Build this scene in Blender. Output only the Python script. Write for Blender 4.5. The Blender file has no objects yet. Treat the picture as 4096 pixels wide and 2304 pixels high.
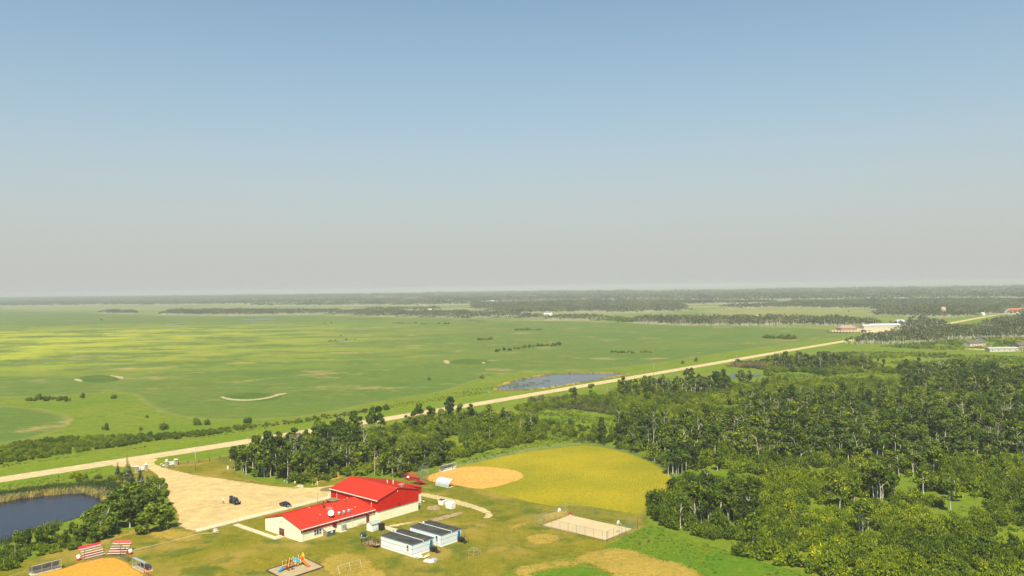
import bpy, math, random
import numpy as np
from mathutils import Vector, geometry
C = bpy.context.scene
COL = C.collection
# ------------------------------------------------------------------ camera
H = 67.0; F = 3225.0; ROLL = math.radians(0.811); PIT = math.atan(3 / F)
cam = bpy.data.cameras.new('camera'); camo = bpy.data.objects.new('camera', cam); COL.objects.link(camo)
cam.sensor_width = 36; cam.lens = 36 * F / 4096; cam.clip_start = 1; cam.clip_end = 60000
cr, sr = math.cos(ROLL), math.sin(ROLL)
FW = Vector((0, math.cos(PIT), -math.sin(PIT))); U0 = Vector((0, math.sin(PIT), math.cos(PIT))); R0 = Vector((1, 0, 0))
RT = R0 * cr - U0 * sr; UP = R0 * sr + U0 * cr
from mathutils import Matrix
camo.matrix_world = Matrix(((RT.x, UP.x, -FW.x, 0), (RT.y, UP.y, -FW.y, 0), (RT.z, UP.z, -FW.z, H), (0, 0, 0, 1)))
C.camera = camo
# ------------------------------------------------------------------ light
SUN_EL = math.radians(57); SHX, SHY = 0.05, 0.999      # shadows fall away from the camera
w = bpy.data.worlds.new('World'); C.world = w; w.use_nodes = True
nt = w.node_tree; nt.nodes.clear(); N = nt.nodes.new; L = nt.links.new
sky = N('ShaderNodeTexSky'); sky.sky_type = 'NISHITA'; sky.sun_disc = False
sky.sun_elevation = SUN_EL; sky.sun_rotation = math.atan2(-SHX, -SHY); sky.air_density = 1.0; sky.dust_density = 1.0; sky.ozone_density = 1.5; sky.altitude = 300
bg1 = N('ShaderNodeBackground'); bg1.inputs[1].default_value = 0.083; tint = N('ShaderNodeMix'); tint.data_type = 'RGBA'; tint.blend_type = 'MULTIPLY'; tint.inputs[0].default_value = 1; tint.inputs[7].default_value = (.82, 1.12, 1.09, 1); L(sky.outputs[0], tint.inputs[6]); L(tint.outputs[2], bg1.inputs[0])
bg2 = N('ShaderNodeBackground'); bg2.inputs[0].default_value = (0.335, 0.338, 0.322, 1); bg2.inputs[1].default_value = 1.0   # smoke layer
tc = N('ShaderNodeTexCoord'); sx = N('ShaderNodeSeparateXYZ'); L(tc.outputs['Generated'], sx.inputs[0])
rp = N('ShaderNodeValToRGB'); L(sx.outputs['Z'], rp.inputs[0])
rp.color_ramp.elements[0].position = 0.0; rp.color_ramp.elements[0].color = (1, 1, 1, 1)
rp.color_ramp.elements[1].position = 0.6; rp.color_ramp.elements[1].color = (0.0, 0.0, 0.0, 1)
for p, v in ((0.04, 0.97), (0.11, 0.80), (0.20, 0.50), (0.33, 0.25)):
    e = rp.color_ramp.elements.new(p); e.color = (v, v, v, 1)
mx = N('ShaderNodeMixShader'); L(rp.outputs[0], mx.inputs[0]); L(bg1.outputs[0], mx.inputs[1]); L(bg2.outputs[0], mx.inputs[2])
wo = N('ShaderNodeOutputWorld'); L(mx.outputs[0], wo.inputs[0])
sl = bpy.data.lights.new('sun', 'SUN'); sl.energy = 4.6; sl.angle = math.radians(0.5); sl.color = (1.0, 0.92, 0.68)
so = bpy.data.objects.new('sun', sl); COL.objects.link(so)
so.rotation_euler = Vector((SHX * math.cos(SUN_EL), SHY * math.cos(SUN_EL), -math.sin(SUN_EL))).to_track_quat('-Z', 'Y').to_euler()
C.view_settings.view_transform = 'Standard'; C.view_settings.look = 'None'; C.view_settings.exposure = 0.72; C.view_settings.gamma = 1.0
C.view_settings.use_curve_mapping = False
C.cycles.max_bounces = 5; C.cycles.diffuse_bounces = 3; C.cycles.glossy_bounces = 2; C.cycles.volume_bounces = 0; C.cycles.transparent_max_bounces = 12
C.cycles.use_denoising = True
HAZE_DENS = 1 / 7200.0; HAZE_COL = (0.63, 0.665, 0.68); HAZE_G = -0.2
rng = np.random.default_rng(7); random.seed(7)

def G(px, py, z=0.0):                   # ground point seen at a photo pixel
    d = FW + RT * ((px - 2048) / F) + UP * ((1152 - py) / F)
    t = (z - H) / d.z
    return (d.x * t, d.y * t)
def W(pts): return [G(*p) for p in pts]
# ------------------------------------------------------------------ material helpers
def newmat(name):
    m = bpy.data.materials.new(name); m.use_nodes = True
    t = m.node_tree; b = t.nodes['Principled BSDF']; return m, t, b
def noise(t, co, scale, detail=3, rough=.55, w=None):
    n = t.nodes.new('ShaderNodeTexNoise'); n.inputs['Scale'].default_value = scale; n.inputs['Detail'].default_value = detail; n.inputs['Roughness'].default_value = rough
    t.links.new(co, n.inputs['Vector']); return n.outputs['Fac']
def ramp(t, fac, stops):
    r = t.nodes.new('ShaderNodeValToRGB'); t.links.new(fac, r.inputs[0]); e = r.color_ramp.elements
    while len(e) < len(stops): e.new(.5)
    for k, (p, c) in enumerate(stops):
        e[k].position = p; e[k].color = (c, c, c, 1) if isinstance(c, (int, float)) else (*c, 1)
    return r.outputs[0]
def mixc(t, f, a, b, mode='MIX'):
    n = t.nodes.new('ShaderNodeMix'); n.data_type = 'RGBA'; n.blend_type = mode
    for s, v in ((n.inputs[0], f), (n.inputs[6], a), (n.inputs[7], b)):
        if hasattr(v, 'is_output'): t.links.new(v, s)
        elif isinstance(v, (int, float)): s.default_value = v
        else: s.default_value = (*v, 1)
    return n.outputs[2]
def math_(t, op, a, b=None, c=None):
    n = t.nodes.new('ShaderNodeMath'); n.operation = op
    for s, v in zip(n.inputs, (a, b, c)):
        if v is None: continue
        if hasattr(v, 'is_output'): t.links.new(v, s)
        else: s.default_value = v
    return n.outputs[0]
def pos(t, sc=(1, 1, 1), rot=0, obj=False):
    if obj: o = t.nodes.new('ShaderNodeTexCoord').outputs['Object']
    else: o = t.nodes.new('ShaderNodeNewGeometry').outputs['Position']
    m = t.nodes.new('ShaderNodeMapping'); m.inputs['Scale'].default_value = sc; m.inputs['Rotation'].default_value = (0, 0, rot)
    t.links.new(o, m.inputs['Vector']); return m.outputs[0]
def bump(t, b, h, dist, strength=.6):
    n = t.nodes.new('ShaderNodeBump'); n.inputs['Distance'].default_value = dist; n.inputs['Strength'].default_value = strength
    t.links.new(h, n.inputs['Height']); t.links.new(n.outputs[0], b.inputs['Normal'])
MATS = {}
def mat(name, col, rough=.7, var=.12, scale=1.5, metal=0.0, col2=None, spec=.4):
    if name in MATS: return MATS[name]
    m, t, b = newmat(name); co = pos(t, obj=True)
    n1 = noise(t, co, scale, 4); n2 = noise(t, co, scale * 9, 2)
    c2 = col2 or tuple(max(0, c * (1 - 2.2 * var)) for c in col)
    c = mixc(t, ramp(t, n1, [(.35, 0.), (.7, 1.)]), col, c2)
    c = mixc(t, 1.0, c, ramp(t, n2, [(.2, 1 - var), (.8, 1.0)]), 'MULTIPLY')
    t.links.new(c, b.inputs['Base Color']); b.inputs['Roughness'].default_value = rough; b.inputs['Metallic'].default_value = metal
    b.inputs['Specular IOR Level'].default_value = spec
    MATS[name] = m; return m
def edge_alpha(t, b, amp, sc, soft=.35):
    a = t.nodes.new('ShaderNodeAttribute'); a.attribute_name = 'd'
    n = noise(t, pos(t), sc, 5, .65)
    hf = noise(t, pos(t), 1.7, 3, .8); v = math_(t, 'MULTIPLY_ADD', n, amp * 2.6, -amp * 1.3); v = math_(t, 'ADD', v, a.outputs['Fac']); v = math_(t, 'ADD', v, math_(t, 'MULTIPLY_ADD', hf, soft * 6, -soft * 3))
    mr = t.nodes.new('ShaderNodeMapRange'); t.links.new(v, mr.inputs[0]); mr.inputs[1].default_value = -.03; mr.inputs[2].default_value = .03
    t.links.new(mr.outputs[0], b.inputs['Alpha']); return a.outputs['Fac']
def groundmat(name, c1, c2, c3, big=.03, mid=.25, fine=2.5, t3=.58, edge=None, esc=.35, soft=.35, bumpd=.15, extra=None, stretch=1.0):
    m, t, b = newmat(name); p = pos(t); ps = pos(t, (1, stretch, 1), math.radians(-48.6))
    n1 = noise(t, ps, big, 5, .6); n2 = noise(t, ps, mid, 5, .65); n3 = noise(t, p, fine, 3, .7); n4 = noise(t, p, mid * 2.7, 4, .7)
    c = mixc(t, ramp(t, n1, [(.38, 0.), (.62, 1.)]), c1, c2)
    c = mixc(t, ramp(t, n2, [(t3, 0.), (t3 + .13, 1.)]), c, c3)
    c = mixc(t, 1.0, c, ramp(t, n4, [(.3, .78), (.7, 1.12)]), 'MULTIPLY')
    c = mixc(t, 1.0, c, ramp(t, n3, [(.25, .68), (.75, 1.25)]), 'MULTIPLY')
    if extra: c = extra(t, c, p)
    t.links.new(c, b.inputs['Base Color']); b.inputs['Roughness'].default_value = .95; b.inputs['Specular IOR Level'].default_value = .1
    h = math_(t, 'ADD', n3, math_(t, 'MULTIPLY', n4, 2.0)); bump(t, b, h, bumpd)
    if edge: edge_alpha(t, b, edge, esc, soft)
    return m
# ------------------------------------------------------------------ mesh helpers
class MB:
    def __init__(s): s.v = []; s.f = []; s.mi = []; s.sm = []
    def add(s, vs, fs, mi=0, smooth=False):
        o = len(s.v); s.v += [tuple(v) for v in vs]
        for f in fs: s.f.append([o + i for i in f]); s.mi.append(mi); s.sm.append(smooth)
        return s
    def box(s, x0, y0, z0, x1, y1, z1, mi=0):
        return s.add([(x0, y0, z0), (x1, y0, z0), (x1, y1, z0), (x0, y1, z0), (x0, y0, z1), (x1, y0, z1), (x1, y1, z1), (x0, y1, z1)],
                     [(0, 3, 2, 1), (4, 5, 6, 7), (0, 1, 5, 4), (1, 2, 6, 5), (2, 3, 7, 6), (3, 0, 4, 7)], mi)
    def hexa(s, b4, t4, mi=0):
        return s.add(list(b4) + list(t4), [(0, 3, 2, 1), (4, 5, 6, 7), (0, 1, 5, 4), (1, 2, 6, 5), (2, 3, 7, 6), (3, 0, 4, 7)], mi)
    def slab(s, a, b, c, d, th, mi=0):      # quad a-b-c-d thickened along its normal
        a, b, c, d = map(Vector, (a, b, c, d)); n = (b - a).cross(d - a).normalized() * th
        return s.hexa([a - n, b - n, c - n, d - n], [a, b, c, d], mi)
    def tube(s, pts, rad, n=6, mi=0, caps=True):
        pts = [Vector(p) for p in pts]
        if isinstance(rad, (int, float)): rad = [rad] * len(pts)
        vs = []; fs = []
        for i, p in enumerate(pts):
            d = (pts[min(i + 1, len(pts) - 1)] - pts[max(i - 1, 0)]).normalized()
            a = d.cross(Vector((0, 0, 1)) if abs(d.z) < .95 else Vector((1, 0, 0))).normalized(); b2 = d.cross(a)
            for k in range(n):
                th = 2 * math.pi * k / n; vs.append(p + (a * math.cos(th) + b2 * math.sin(th)) * rad[i])
        for i in range(len(pts) - 1):
            for k in range(n): fs.append((i * n + k, i * n + (k + 1) % n, (i + 1) * n + (k + 1) % n, (i + 1) * n + k))
        if caps: fs.append(tuple(range(n - 1, -1, -1))); fs.append(tuple((len(pts) - 1) * n + k for k in range(n)))
        return s.add(vs, fs, mi, n > 5)
    def lathe(s, prof, n=12, c=(0, 0, 0), mi=0):
        vs = []; fs = []
        for r, z in prof:
            for k in range(n): th = 2 * math.pi * k / n; vs.append((c[0] + r * math.cos(th), c[1] + r * math.sin(th), c[2] + z))
        for i in range(len(prof) - 1):
            for k in range(n): fs.append((i * n + k, i * n + (k + 1) % n, (i + 1) * n + (k + 1) % n, (i + 1) * n + k))
        fs.append(tuple(range(n - 1, -1, -1))); fs.append(tuple((len(prof) - 1) * n + k for k in range(n)))
        return s.add(vs, fs, mi, True)
    def prism(s, poly, axis, a, b, mi=0):   # poly in the other two axes, extruded along axis
        def mk(p, t): return {'x': (t, p[0], p[1]), 'y': (p[0], t, p[1]), 'z': (p[0], p[1], t)}[axis]
        n = len(poly); vs = [mk(p, a) for p in poly] + [mk(p, b) for p in poly]
        fs = [tuple(range(n)), tuple(range(2 * n - 1, n - 1, -1))] + [(i, n + i, n + (i + 1) % n, (i + 1) % n) for i in range(n)]
        return s.add(vs, fs, mi)
    def mesh(s, name, mats):
        me = bpy.data.meshes.new(name); me.from_pydata(s.v, [], s.f); me.update()
        for m in (mats if isinstance(mats, (list, tuple)) else [mats]): me.materials.append(m)
        me.polygons.foreach_set('material_index', s.mi); me.polygons.foreach_set('use_smooth', s.sm)
        return me
    def obj(s, name, mats, parent=None, **k): return link(name, s.mesh(name, mats), parent, **k)
def link(name, me, parent=None, loc=None, rz=None, **k):
    o = bpy.data.objects.new(name, me); COL.objects.link(o)
    if parent: o.parent = parent
    if loc is not None: o.location = loc if len(loc) == 3 else (*loc, 0)
    if rz is not None: o.rotation_euler = (0, 0, rz)
    for a, b in k.items(): o[a] = b
    return o
def thing(name, label, cat, loc=(0, 0, 0), rz=0, group=None):
    o = link(name, None, None, loc, rz, label=label, category=cat)
    if group: o['group'] = group
    return o
def tag(o, label, cat, group=None):
    o['label'] = label; o['category'] = cat
    if group: o['group'] = group
    return o
def copytree(o, loc, rz, label=None, parent=None, scale=None):
    c = o.copy(); COL.objects.link(c); c.location = loc if len(loc) == 3 else (*loc, 0); c.rotation_euler = (0, 0, rz)
    if scale is not None: c.scale = scale
    if label: c['label'] = label
    for ch in o.children:
        d = ch.copy(); COL.objects.link(d); d.parent = c
        for g in ch.children:
            e_ = g.copy(); COL.objects.link(e_); e_.parent = d
    return c
AU = math.radians(-41.4); AV = AU + math.pi / 2
UV = Vector((math.cos(AU), math.sin(AU))); VV = Vector((-math.sin(AU), math.cos(AU)))
# ------------------------------------------------------------------ sheets of ground
def pip(P, poly):
    x, y = P[:, 0], P[:, 1]; ins = np.zeros(len(P), bool); n = len(poly)
    for i in range(n):
        x0, y0 = poly[i]; x1, y1 = poly[(i + 1) % n]
        c = ((y0 > y) != (y1 > y))
        with np.errstate(divide='ignore', invalid='ignore'): xi = (x1 - x0) * (y - y0) / (y1 - y0 + 1e-12) + x0
        ins ^= c & (x < xi)
    return ins
def sdist(P, poly):
    d = np.full(len(P), 1e18); n = len(poly)
    for i in range(n):
        a = np.array(poly[i]); b = np.array(poly[(i + 1) % n]); ab = b - a; l2 = max(1e-9, ab @ ab)
        t = np.clip(((P - a) @ ab) / l2, 0, 1); q = P - a - t[:, None] * ab; d = np.minimum(d, (q * q).sum(1))
    d = np.sqrt(d); return np.where(pip(P, poly), d, -d)
def smoothpoly(p, it=2):
    for _ in range(it):
        q = []
        for i in range(len(p)):
            a, b = p[i], p[(i + 1) % len(p)]
            q += [(a[0] * .75 + b[0] * .25, a[1] * .75 + b[1] * .25), (a[0] * .25 + b[0] * .75, a[1] * .25 + b[1] * .75)]
        p = q
    return p
def mesh_arrays(name, V, Fq, mats):
    me = bpy.data.meshes.new(name); n = Fq.shape[1]
    me.vertices.add(len(V)); me.vertices.foreach_set('co', V.astype(np.float32).ravel())
    me.loops.add(Fq.size); me.loops.foreach_set('vertex_index', Fq.astype(np.int32).ravel())
    me.polygons.add(len(Fq)); me.polygons.foreach_set('loop_start', np.arange(0, Fq.size, n, dtype=np.int32))
    for m in mats: me.materials.append(m)
    me.update(calc_edges=True); return me
ZL = [0.0]
def sheet(name, poly, m, cell=1.5, margin=2.0, label=None, z=None, smooth=2, kind='structure'):
    if smooth: poly = smoothpoly(poly, smooth)
    if z is None: ZL[0] += 0.004; z = ZL[0]
    P = np.array(poly); lo = P.min(0) - margin - cell; hi = P.max(0) + margin + cell
    nx, ny = [int(math.ceil((hi[k] - lo[k]) / cell)) + 1 for k in (0, 1)]
    X, Y = np.meshgrid(lo[0] + np.arange(nx) * cell, lo[1] + np.arange(ny) * cell)
    V = np.stack([X.ravel(), Y.ravel()], 1); d = sdist(V, poly)
    idx = np.arange(nx * ny).reshape(ny, nx)
    Fq = np.stack([idx[:-1, :-1], idx[:-1, 1:], idx[1:, 1:], idx[1:, :-1]], -1).reshape(-1, 4)
    Fq = Fq[(d[Fq].max(1) > -margin)]
    used = np.unique(Fq); rm = np.zeros(nx * ny, int); rm[used] = np.arange(len(used)); Fq = rm[Fq]; V = V[used]; d = d[used]
    me = mesh_arrays(name, np.c_[V, np.full(len(V), z)], Fq, [m])
    at = me.attributes.new('d', 'FLOAT', 'POINT'); at.data.foreach_set('value', d.astype(np.float32))
    o = link(name, me, kind=kind)
    if label: o['label'] = label
    return o
def flat(name, poly, m, z=None, kind='structure', th=None):
    if z is None: ZL[0] += 0.004; z = ZL[0]
    b = MB()
    if th: b.prism(poly, 'z', z, z + th)
    else: b.add([(x, y, z) for x, y in poly], [tuple(range(len(poly)))])
    o = b.obj(name, m, kind=kind); return o

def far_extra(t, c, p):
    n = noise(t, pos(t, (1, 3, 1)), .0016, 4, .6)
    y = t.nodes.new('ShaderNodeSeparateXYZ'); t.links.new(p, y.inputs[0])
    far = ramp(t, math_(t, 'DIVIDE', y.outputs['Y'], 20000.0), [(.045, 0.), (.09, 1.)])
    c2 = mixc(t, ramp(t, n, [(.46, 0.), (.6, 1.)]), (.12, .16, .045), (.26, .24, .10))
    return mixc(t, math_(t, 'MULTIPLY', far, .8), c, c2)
M_wild = groundmat('wild grass', (.115, .175, .010), (.16, .19, .014), (.075, .13, .012), .022, .11, 1.6, .56, extra=far_extra, bumpd=.3)
flat('ground', [(-15500, -250), (15500, -250), (15500, 19500), (-15500, 19500)], M_wild, 0.0)
# --- farm field
def field_extra(t, c, p):
    sep = t.nodes.new('ShaderNodeSeparateXYZ'); t.links.new(p, sep.inputs[0])
    # canola in flower: left part of the field, 600 to 1500 m out
    my = ramp(t, math_(t, 'DIVIDE', sep.outputs['Y'], 2500.0), [(.235, 0.), (.31, 1.), (.52, 1.), (.72, 0.)])
    mxx = ramp(t, math_(t, 'DIVIDE', math_(t, 'ADD', sep.outputs['X'], 1500.0), 2500.0), [(.36, 1.), (.60, 0.)])
    n = noise(t, pos(t, (.9, 1.6, 1), .12), .008, 9, .78)
    msk = math_(t, 'MULTIPLY', math_(t, 'MULTIPLY', my, mxx), ramp(t, n, [(.45, 0.), (.53, 1.)]))
    c = mixc(t, math_(t, 'MULTIPLY', msk, .75), c, (.40, .40, .008))
    n2 = noise(t, pos(t, (1, 1.4, 1), .1), .015, 9, .75)
    c = mixc(t, ramp(t, n2, [(.555, 0.), (.64, .75)]), c, (.34, .24, .09))
    n3 = noise(t, pos(t, (1, 1.5, 1), .05), .016, 9, .76)
    c = mixc(t, ramp(t, n3, [(.51, 0.), (.63, .7)]), c, (.065, .135, .020))
    n5 = noise(t, pos(t, (1, 2.2, 1), 2.1), .035, 5, .7)
    c = mixc(t, ramp(t, n5, [(.55, 0.), (.66, .45)]), c, (.20, .21, .05))
    wv = t.nodes.new('ShaderNodeTexWave'); wv.wave_type = 'RINGS'; wv.rings_direction = 'Z'; wv.inputs['Scale'].default_value = .045; wv.inputs['Distortion'].default_value = 9; wv.inputs['Detail'].default_value = 3; wv.inputs['Detail Scale'].default_value = .15
    t.links.new(pos(t), wv.inputs['Vector'])
    a = t.nodes.new('ShaderNodeAttribute'); a.attribute_name = 'd'
    c = mixc(t, ramp(t, math_(t, 'DIVIDE', a.outputs['Fac'], 60.0), [(.0, .5), (.09, 0.)]), c, (.26, .23, .06))
    return mixc(t, .13, c, mixc(t, wv.outputs['Fac'], (.09, .14, .04), (.24, .23, .07)))
M_field = groundmat('young crop', (.070, .128, .012), (.105, .145, .016), (.050, .108, .011), .006, .05, .9, .58, edge=5, esc=.05, soft=1.0, extra=field_extra, bumpd=.1)
fieldp = [(-500, 1592), (0, 1590), (350, 1578), (470, 1563), (545, 1580), (570, 1612), (640, 1650), (760, 1678), (900, 1683), (1130, 1676), (1300, 1657), (1420, 1628), (1560, 1600), (1800, 1565), (1900, 1520), (2050, 1488), (2480, 1478), (2900, 1410), (3260, 1362), (3400, 1345), (3430, 1332), (3350, 1318), (3120, 1310), (2700, 1303), (2450, 1288), (2100, 1283), (1700, 1272), (1300, 1264), (900, 1266), (600, 1263), (0, 1240), (-900, 1240)]
FIELD = W(fieldp)
sheet('farm_field', FIELD, M_field, 22, 12)
sheet('farm_field', W([(-500, 1625), (0, 1622), (150, 1632), (285, 1665), (300, 1695), (200, 1735), (80, 1765), (-100, 1790), (-600, 1800)]), M_field, 4, 6)
M_pale = groundmat('pale pasture', (.23, .22, .06), (.17, .20, .06), (.30, .25, .11), .004, .02, .5, .58, edge=5, esc=.03, soft=2)
sheet('pasture_field', W([(2740, 1244), (3000, 1232), (3500, 1240), (3560, 1262), (3300, 1268), (2900, 1258)]), M_pale, 25, 14)
sheet('pasture_field', W([(3940, 1345), (4500, 1340), (4500, 1375), (3960, 1370)]), groundmat('yellow meadow', (.26, .24, .03), (.20, .20, .03), (.30, .26, .06), .01, .05, 1, .58, edge=3, esc=.1), 8, 6)
# slough rings and dry patches in the crop
M_ring = groundmat('slough grass', (.058, .112, .012), (.085, .128, .015), (.045, .095, .014), .05, .3, 2, .6, edge=5, esc=.06, soft=1.2)
M_pale_rim = groundmat('dry slough rim', (.44, .36, .20), (.36, .30, .16), (.13, .17, .04), .2, .5, 3, .54, edge=1.6, esc=.35)
def ell(cx, cy, rx, ry, n=20, a0=0, a1=2 * math.pi):
    return [(cx + rx * math.cos(a0 + (a1 - a0) * i / n), cy + ry * math.sin(a0 + (a1 - a0) * i / n)) for i in range(n)]
sheet('slough', W(ell(395, 1516, 85, 16)), M_ring, 3, 4)
sheet('slough', W(ell(1010, 1588, 120, 17)), M_ring, 3, 4)
sheet('slough', W(ell(1880, 1447, 80, 11)), M_ring, 4, 4)
sheet('slough_rim', W([(880, 1588), (905, 1600), (985, 1605), (1070, 1596), (1110, 1583), (1165, 1571), (1110, 1574), (1070, 1590), (985, 1600), (910, 1593), (893, 1584)]), M_pale_rim, 1.5, 2)
sheet('slough_rim', W([(430, 1500), (470, 1503), (500, 1510), (485, 1518), (460, 1508)]), M_pale_rim, 1.5, 2)
sheet('slough_rim', W([(290, 1516), (320, 1514), (335, 1527), (310, 1526)]), M_pale_rim, 1.5, 2)
sheet('slough_rim', W([(1772, 1440), (1795, 1440), (1800, 1455), (1780, 1455)]), M_pale_rim, 2, 2)
sheet('slough_rim', W([(1930, 1446), (1945, 1452), (1935, 1456), (1925, 1450)]), M_pale_rim, 2, 2)
# --- mown lawn
def lawn_extra(t, c, p):
    n = noise(t, p, .06, 6, .68)
    c = mixc(t, ramp(t, n, [(.47, 0.), (.62, .8)]), c, (.27, .19, .04))
    n2 = noise(t, p, .09, 5, .7)
    return mixc(t, ramp(t, n2, [(.52, 0.), (.62, .75)]), c, (.06, .095, .008))
M_lawn = groundmat('mown lawn', (.20, .165, .010), (.145, .142, .010), (.09, .115, .008), .03, .14, 1.5, .60, edge=1.6, esc=.35, soft=.35, extra=lawn_extra, bumpd=.2)
lawnp = [(605, 1852), (640, 1835), (740, 1813), (900, 1793), (955, 1783), (970, 1800), (935, 1850), (930, 1890), (1000, 1918), (1130, 1938), (1240, 1942), (1340, 1928), (1420, 1905), (1600, 1918), (1690, 1905), (1800, 1865), (1900, 1850), (2100, 1900), (2300, 2000), (2560, 2040), (2605, 2085), (2560, 2120), (2440, 2178), (2380, 2215), (2150, 2245), (1980, 2300), (1950, 2420), (-100, 2420), (-100, 2275), (60, 2255), (200, 2215), (420, 2150), (560, 2120), (680, 2095), (720, 2080), (660, 1990), (640, 1940), (600, 1890), (585, 1868)]
sheet('lawn', W(lawnp), M_lawn, 1.6, 2.5)
sheet('lawn', W([(415, 1872), (520, 1872), (590, 1880), (640, 1915), (655, 1975), (640, 2000), (560, 1960), (470, 1925), (415, 1900)]), M_lawn, 1.2, 2)
def arcs(t, c, p):
    wv = t.nodes.new('ShaderNodeTexWave'); wv.wave_type = 'RINGS'; wv.rings_direction = 'Z'; wv.inputs['Scale'].default_value = .30; wv.inputs['Distortion'].default_value = 1.6; wv.inputs['Detail'].default_value = 2; wv.inputs['Detail Scale'].default_value = .3
    mp = t.nodes.new('ShaderNodeMapping'); mp.inputs['Location'].default_value = (8, -285, 0); t.links.new(p, mp.inputs['Vector']); t.links.new(mp.outputs[0], wv.inputs['Vector'])
    return mixc(t, 1.0, c, ramp(t, wv.outputs['Fac'], [(0., .90), (1., 1.05)]), 'MULTIPLY')
M_out = groundmat('mown outfield', (.32, .255, .010), (.225, .205, .008), (.16, .165, .008), .035, .3, 1.8, .64, edge=1.0, esc=.4, extra=arcs, bumpd=.12)
outp = [(1830, 1868), (1940, 1842), (2100, 1808), (2287, 1785), (2352, 1782), (2417, 1791), (2526, 1818), (2608, 1853), (2670, 1892), (2700, 1930), (2692, 1960), (2639, 1980), (2590, 2015), (2575, 2062), (2450, 2040), (2300, 2022), (2232, 2028), (2142, 2014), (2034, 1986), (1925, 1960), (1800, 1930), (1750, 1900)]
sheet('outfield', W(outp), M_out, 1.3, 1.5)
M_dirt = groundmat('infield dirt', (.62, .33, .08), (.54, .29, .075), (.24, .18, .03), .05, .9, 2.2, .53, edge=1.1, esc=.5, bumpd=.12)
sheet('infield', W([(1705, 1908), (1760, 1885), (1831, 1872), (1889, 1866), (1945, 1867), (2008, 1872), (2070, 1885), (2100, 1902), (2081, 1918), (2026, 1936), (1960, 1952), (1907, 1957), (1831, 1942), (1770, 1934), (1708, 1924)]), M_dirt, .8, 1.6)
M_dirt2 = groundmat('infield clay', (.62, .27, .035), (.58, .255, .035), (.56, .31, .075), .06, .4, 2.2, .62, edge=.5, esc=.7, bumpd=.05)
sheet('infield', W([(100, 2318), (180, 2294), (247, 2278), (290, 2263), (340, 2247), (404, 2234), (456, 2232), (504, 2249), (530, 2274), (560, 2292), (600, 2330), (560, 2420), (100, 2420)]), M_dirt2, .5, .8, smooth=1)
# bright wild strip, dry strip at lower right
M_bright = groundmat('lush grass', (.075, .16, .006), (.11, .165, .008), (.16, .17, .012), .05, .18, 1.5, .56, edge=1.6, esc=.4, bumpd=.3)
sheet('lush_grass', W([(2455, 2172), (2560, 2118), (2620, 2100), (2740, 2155), (2880, 2195), (3060, 2255), (3300, 2310), (3300, 2400), (2900, 2330), (2720, 2262), (2560, 2215), (2400, 2200)]), M_bright, 1.2, 2)
sheet('lush_grass', W([(2165, 2275), (2250, 2255), (2340, 2270), (2480, 2310), (2480, 2380), (2180, 2360), (2050, 2320)]), M_bright, 1.2, 2)
M_dry = groundmat('dry mown strip', (.36, .245, .045), (.29, .21, .035), (.17, .15, .012), .06, .25, 1.8, .56, edge=2.5, esc=.12, soft=1.3, bumpd=.15)
sheet('dry_grass', W([(2330, 2215), (2420, 2192), (2540, 2205), (2630, 2240), (2720, 2258), (2800, 2290), (2850, 2330), (2700, 2400), (2500, 2330), (2380, 2262), (2300, 2245)]), M_dry, 1.0, 5)
sheet('dry_grass', W([(2040, 2285), (2110, 2258), (2300, 2240), (2330, 2262), (2160, 2275), (2100, 2320)]), M_dry, 1.0, 5)
for pl in ([(2090, 2150), (2160, 2135), (2250, 2140), (2230, 2165), (2160, 2180), (2110, 2168)], [(2060, 2095), (2130, 2085), (2100, 2108), (2020, 2120)],
           [(1260, 2255), (1330, 2215), (1420, 2215), (1500, 2260), (1560, 2310), (1400, 2320), (1300, 2290)], [(680, 2110), (760, 2128), (840, 2150), (720, 2175), (620, 2150), (560, 2135)], [(330, 2180), (430, 2150), (520, 2125), (600, 2110), (560, 2130), (420, 2175)],
           [(2170, 2060), (2250, 2040), (2290, 2045), (2180, 2095)], [(1220, 1895), (1290, 1880), (1400, 1890), (1340, 1925), (1230, 1935)]):
    sheet('dry_grass', W(pl), M_dry, 1.0, 5)
# --- gravel
def trk(t, c, p):
    n = noise(t, pos(t, (1, 6, 1), -AV), .12, 4, .6)
    n9 = noise(t, pos(t, (1, 2.2, 1), -.4), .035, 6, .7)
    c = mixc(t, 1.0, c, ramp(t, n9, [(.36, .88), (.5, 1.0), (.66, 1.05)]), 'MULTIPLY')
    return mixc(t, 1.0, c, ramp(t, n, [(.35, .94), (.65, 1.03)]), 'MULTIPLY')
M_gravel = groundmat('pale gravel', (.54, .41, .23), (.51, .39, .22), (.46, .36, .21), .02, .12, 3.0, .6, edge=.45, esc=.8, soft=.25, extra=trk, bumpd=.03)
M_lot = groundmat('sandy lot', (.54, .385, .175), (.51, .37, .175), (.47, .345, .17), .035, .10, 3.0, .58, edge=.9, esc=.45, soft=.3, extra=trk, bumpd=.04)
roadc = [G(-400, 1980), (-205, 272.5), (-166.7, 310.1), (-125.9, 351.1), (-22.2, 462.8), (106.2, 609.5), (293.8, 825.0), (412.9, 958.6), (661.2, 1240), (860.5, 1475), (1019.4, 1655), (1400, 2100)]
def strip(pts, w):
    l = []; r = []
    for i, p in enumerate(pts):
        a = Vector(pts[max(0, i - 1)]); b = Vector(pts[min(len(pts) - 1, i + 1)]); d = (b - a).normalized(); n = Vector((-d.y, d.x)) * w / 2
        l.append((p[0] + n.x, p[1] + n.y)); r.append((p[0] - n.x, p[1] - n.y))
    return l + r[::-1]
M_verge = groundmat('verge grass', (.12, .185, .008), (.165, .195, .012), (.17, .15, .03), .03, .12, 1.5, .62, edge=2.5, esc=.2, bumpd=.3)
sheet('verge', strip(roadc, 46), M_verge, 5, 4, smooth=0)
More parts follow.
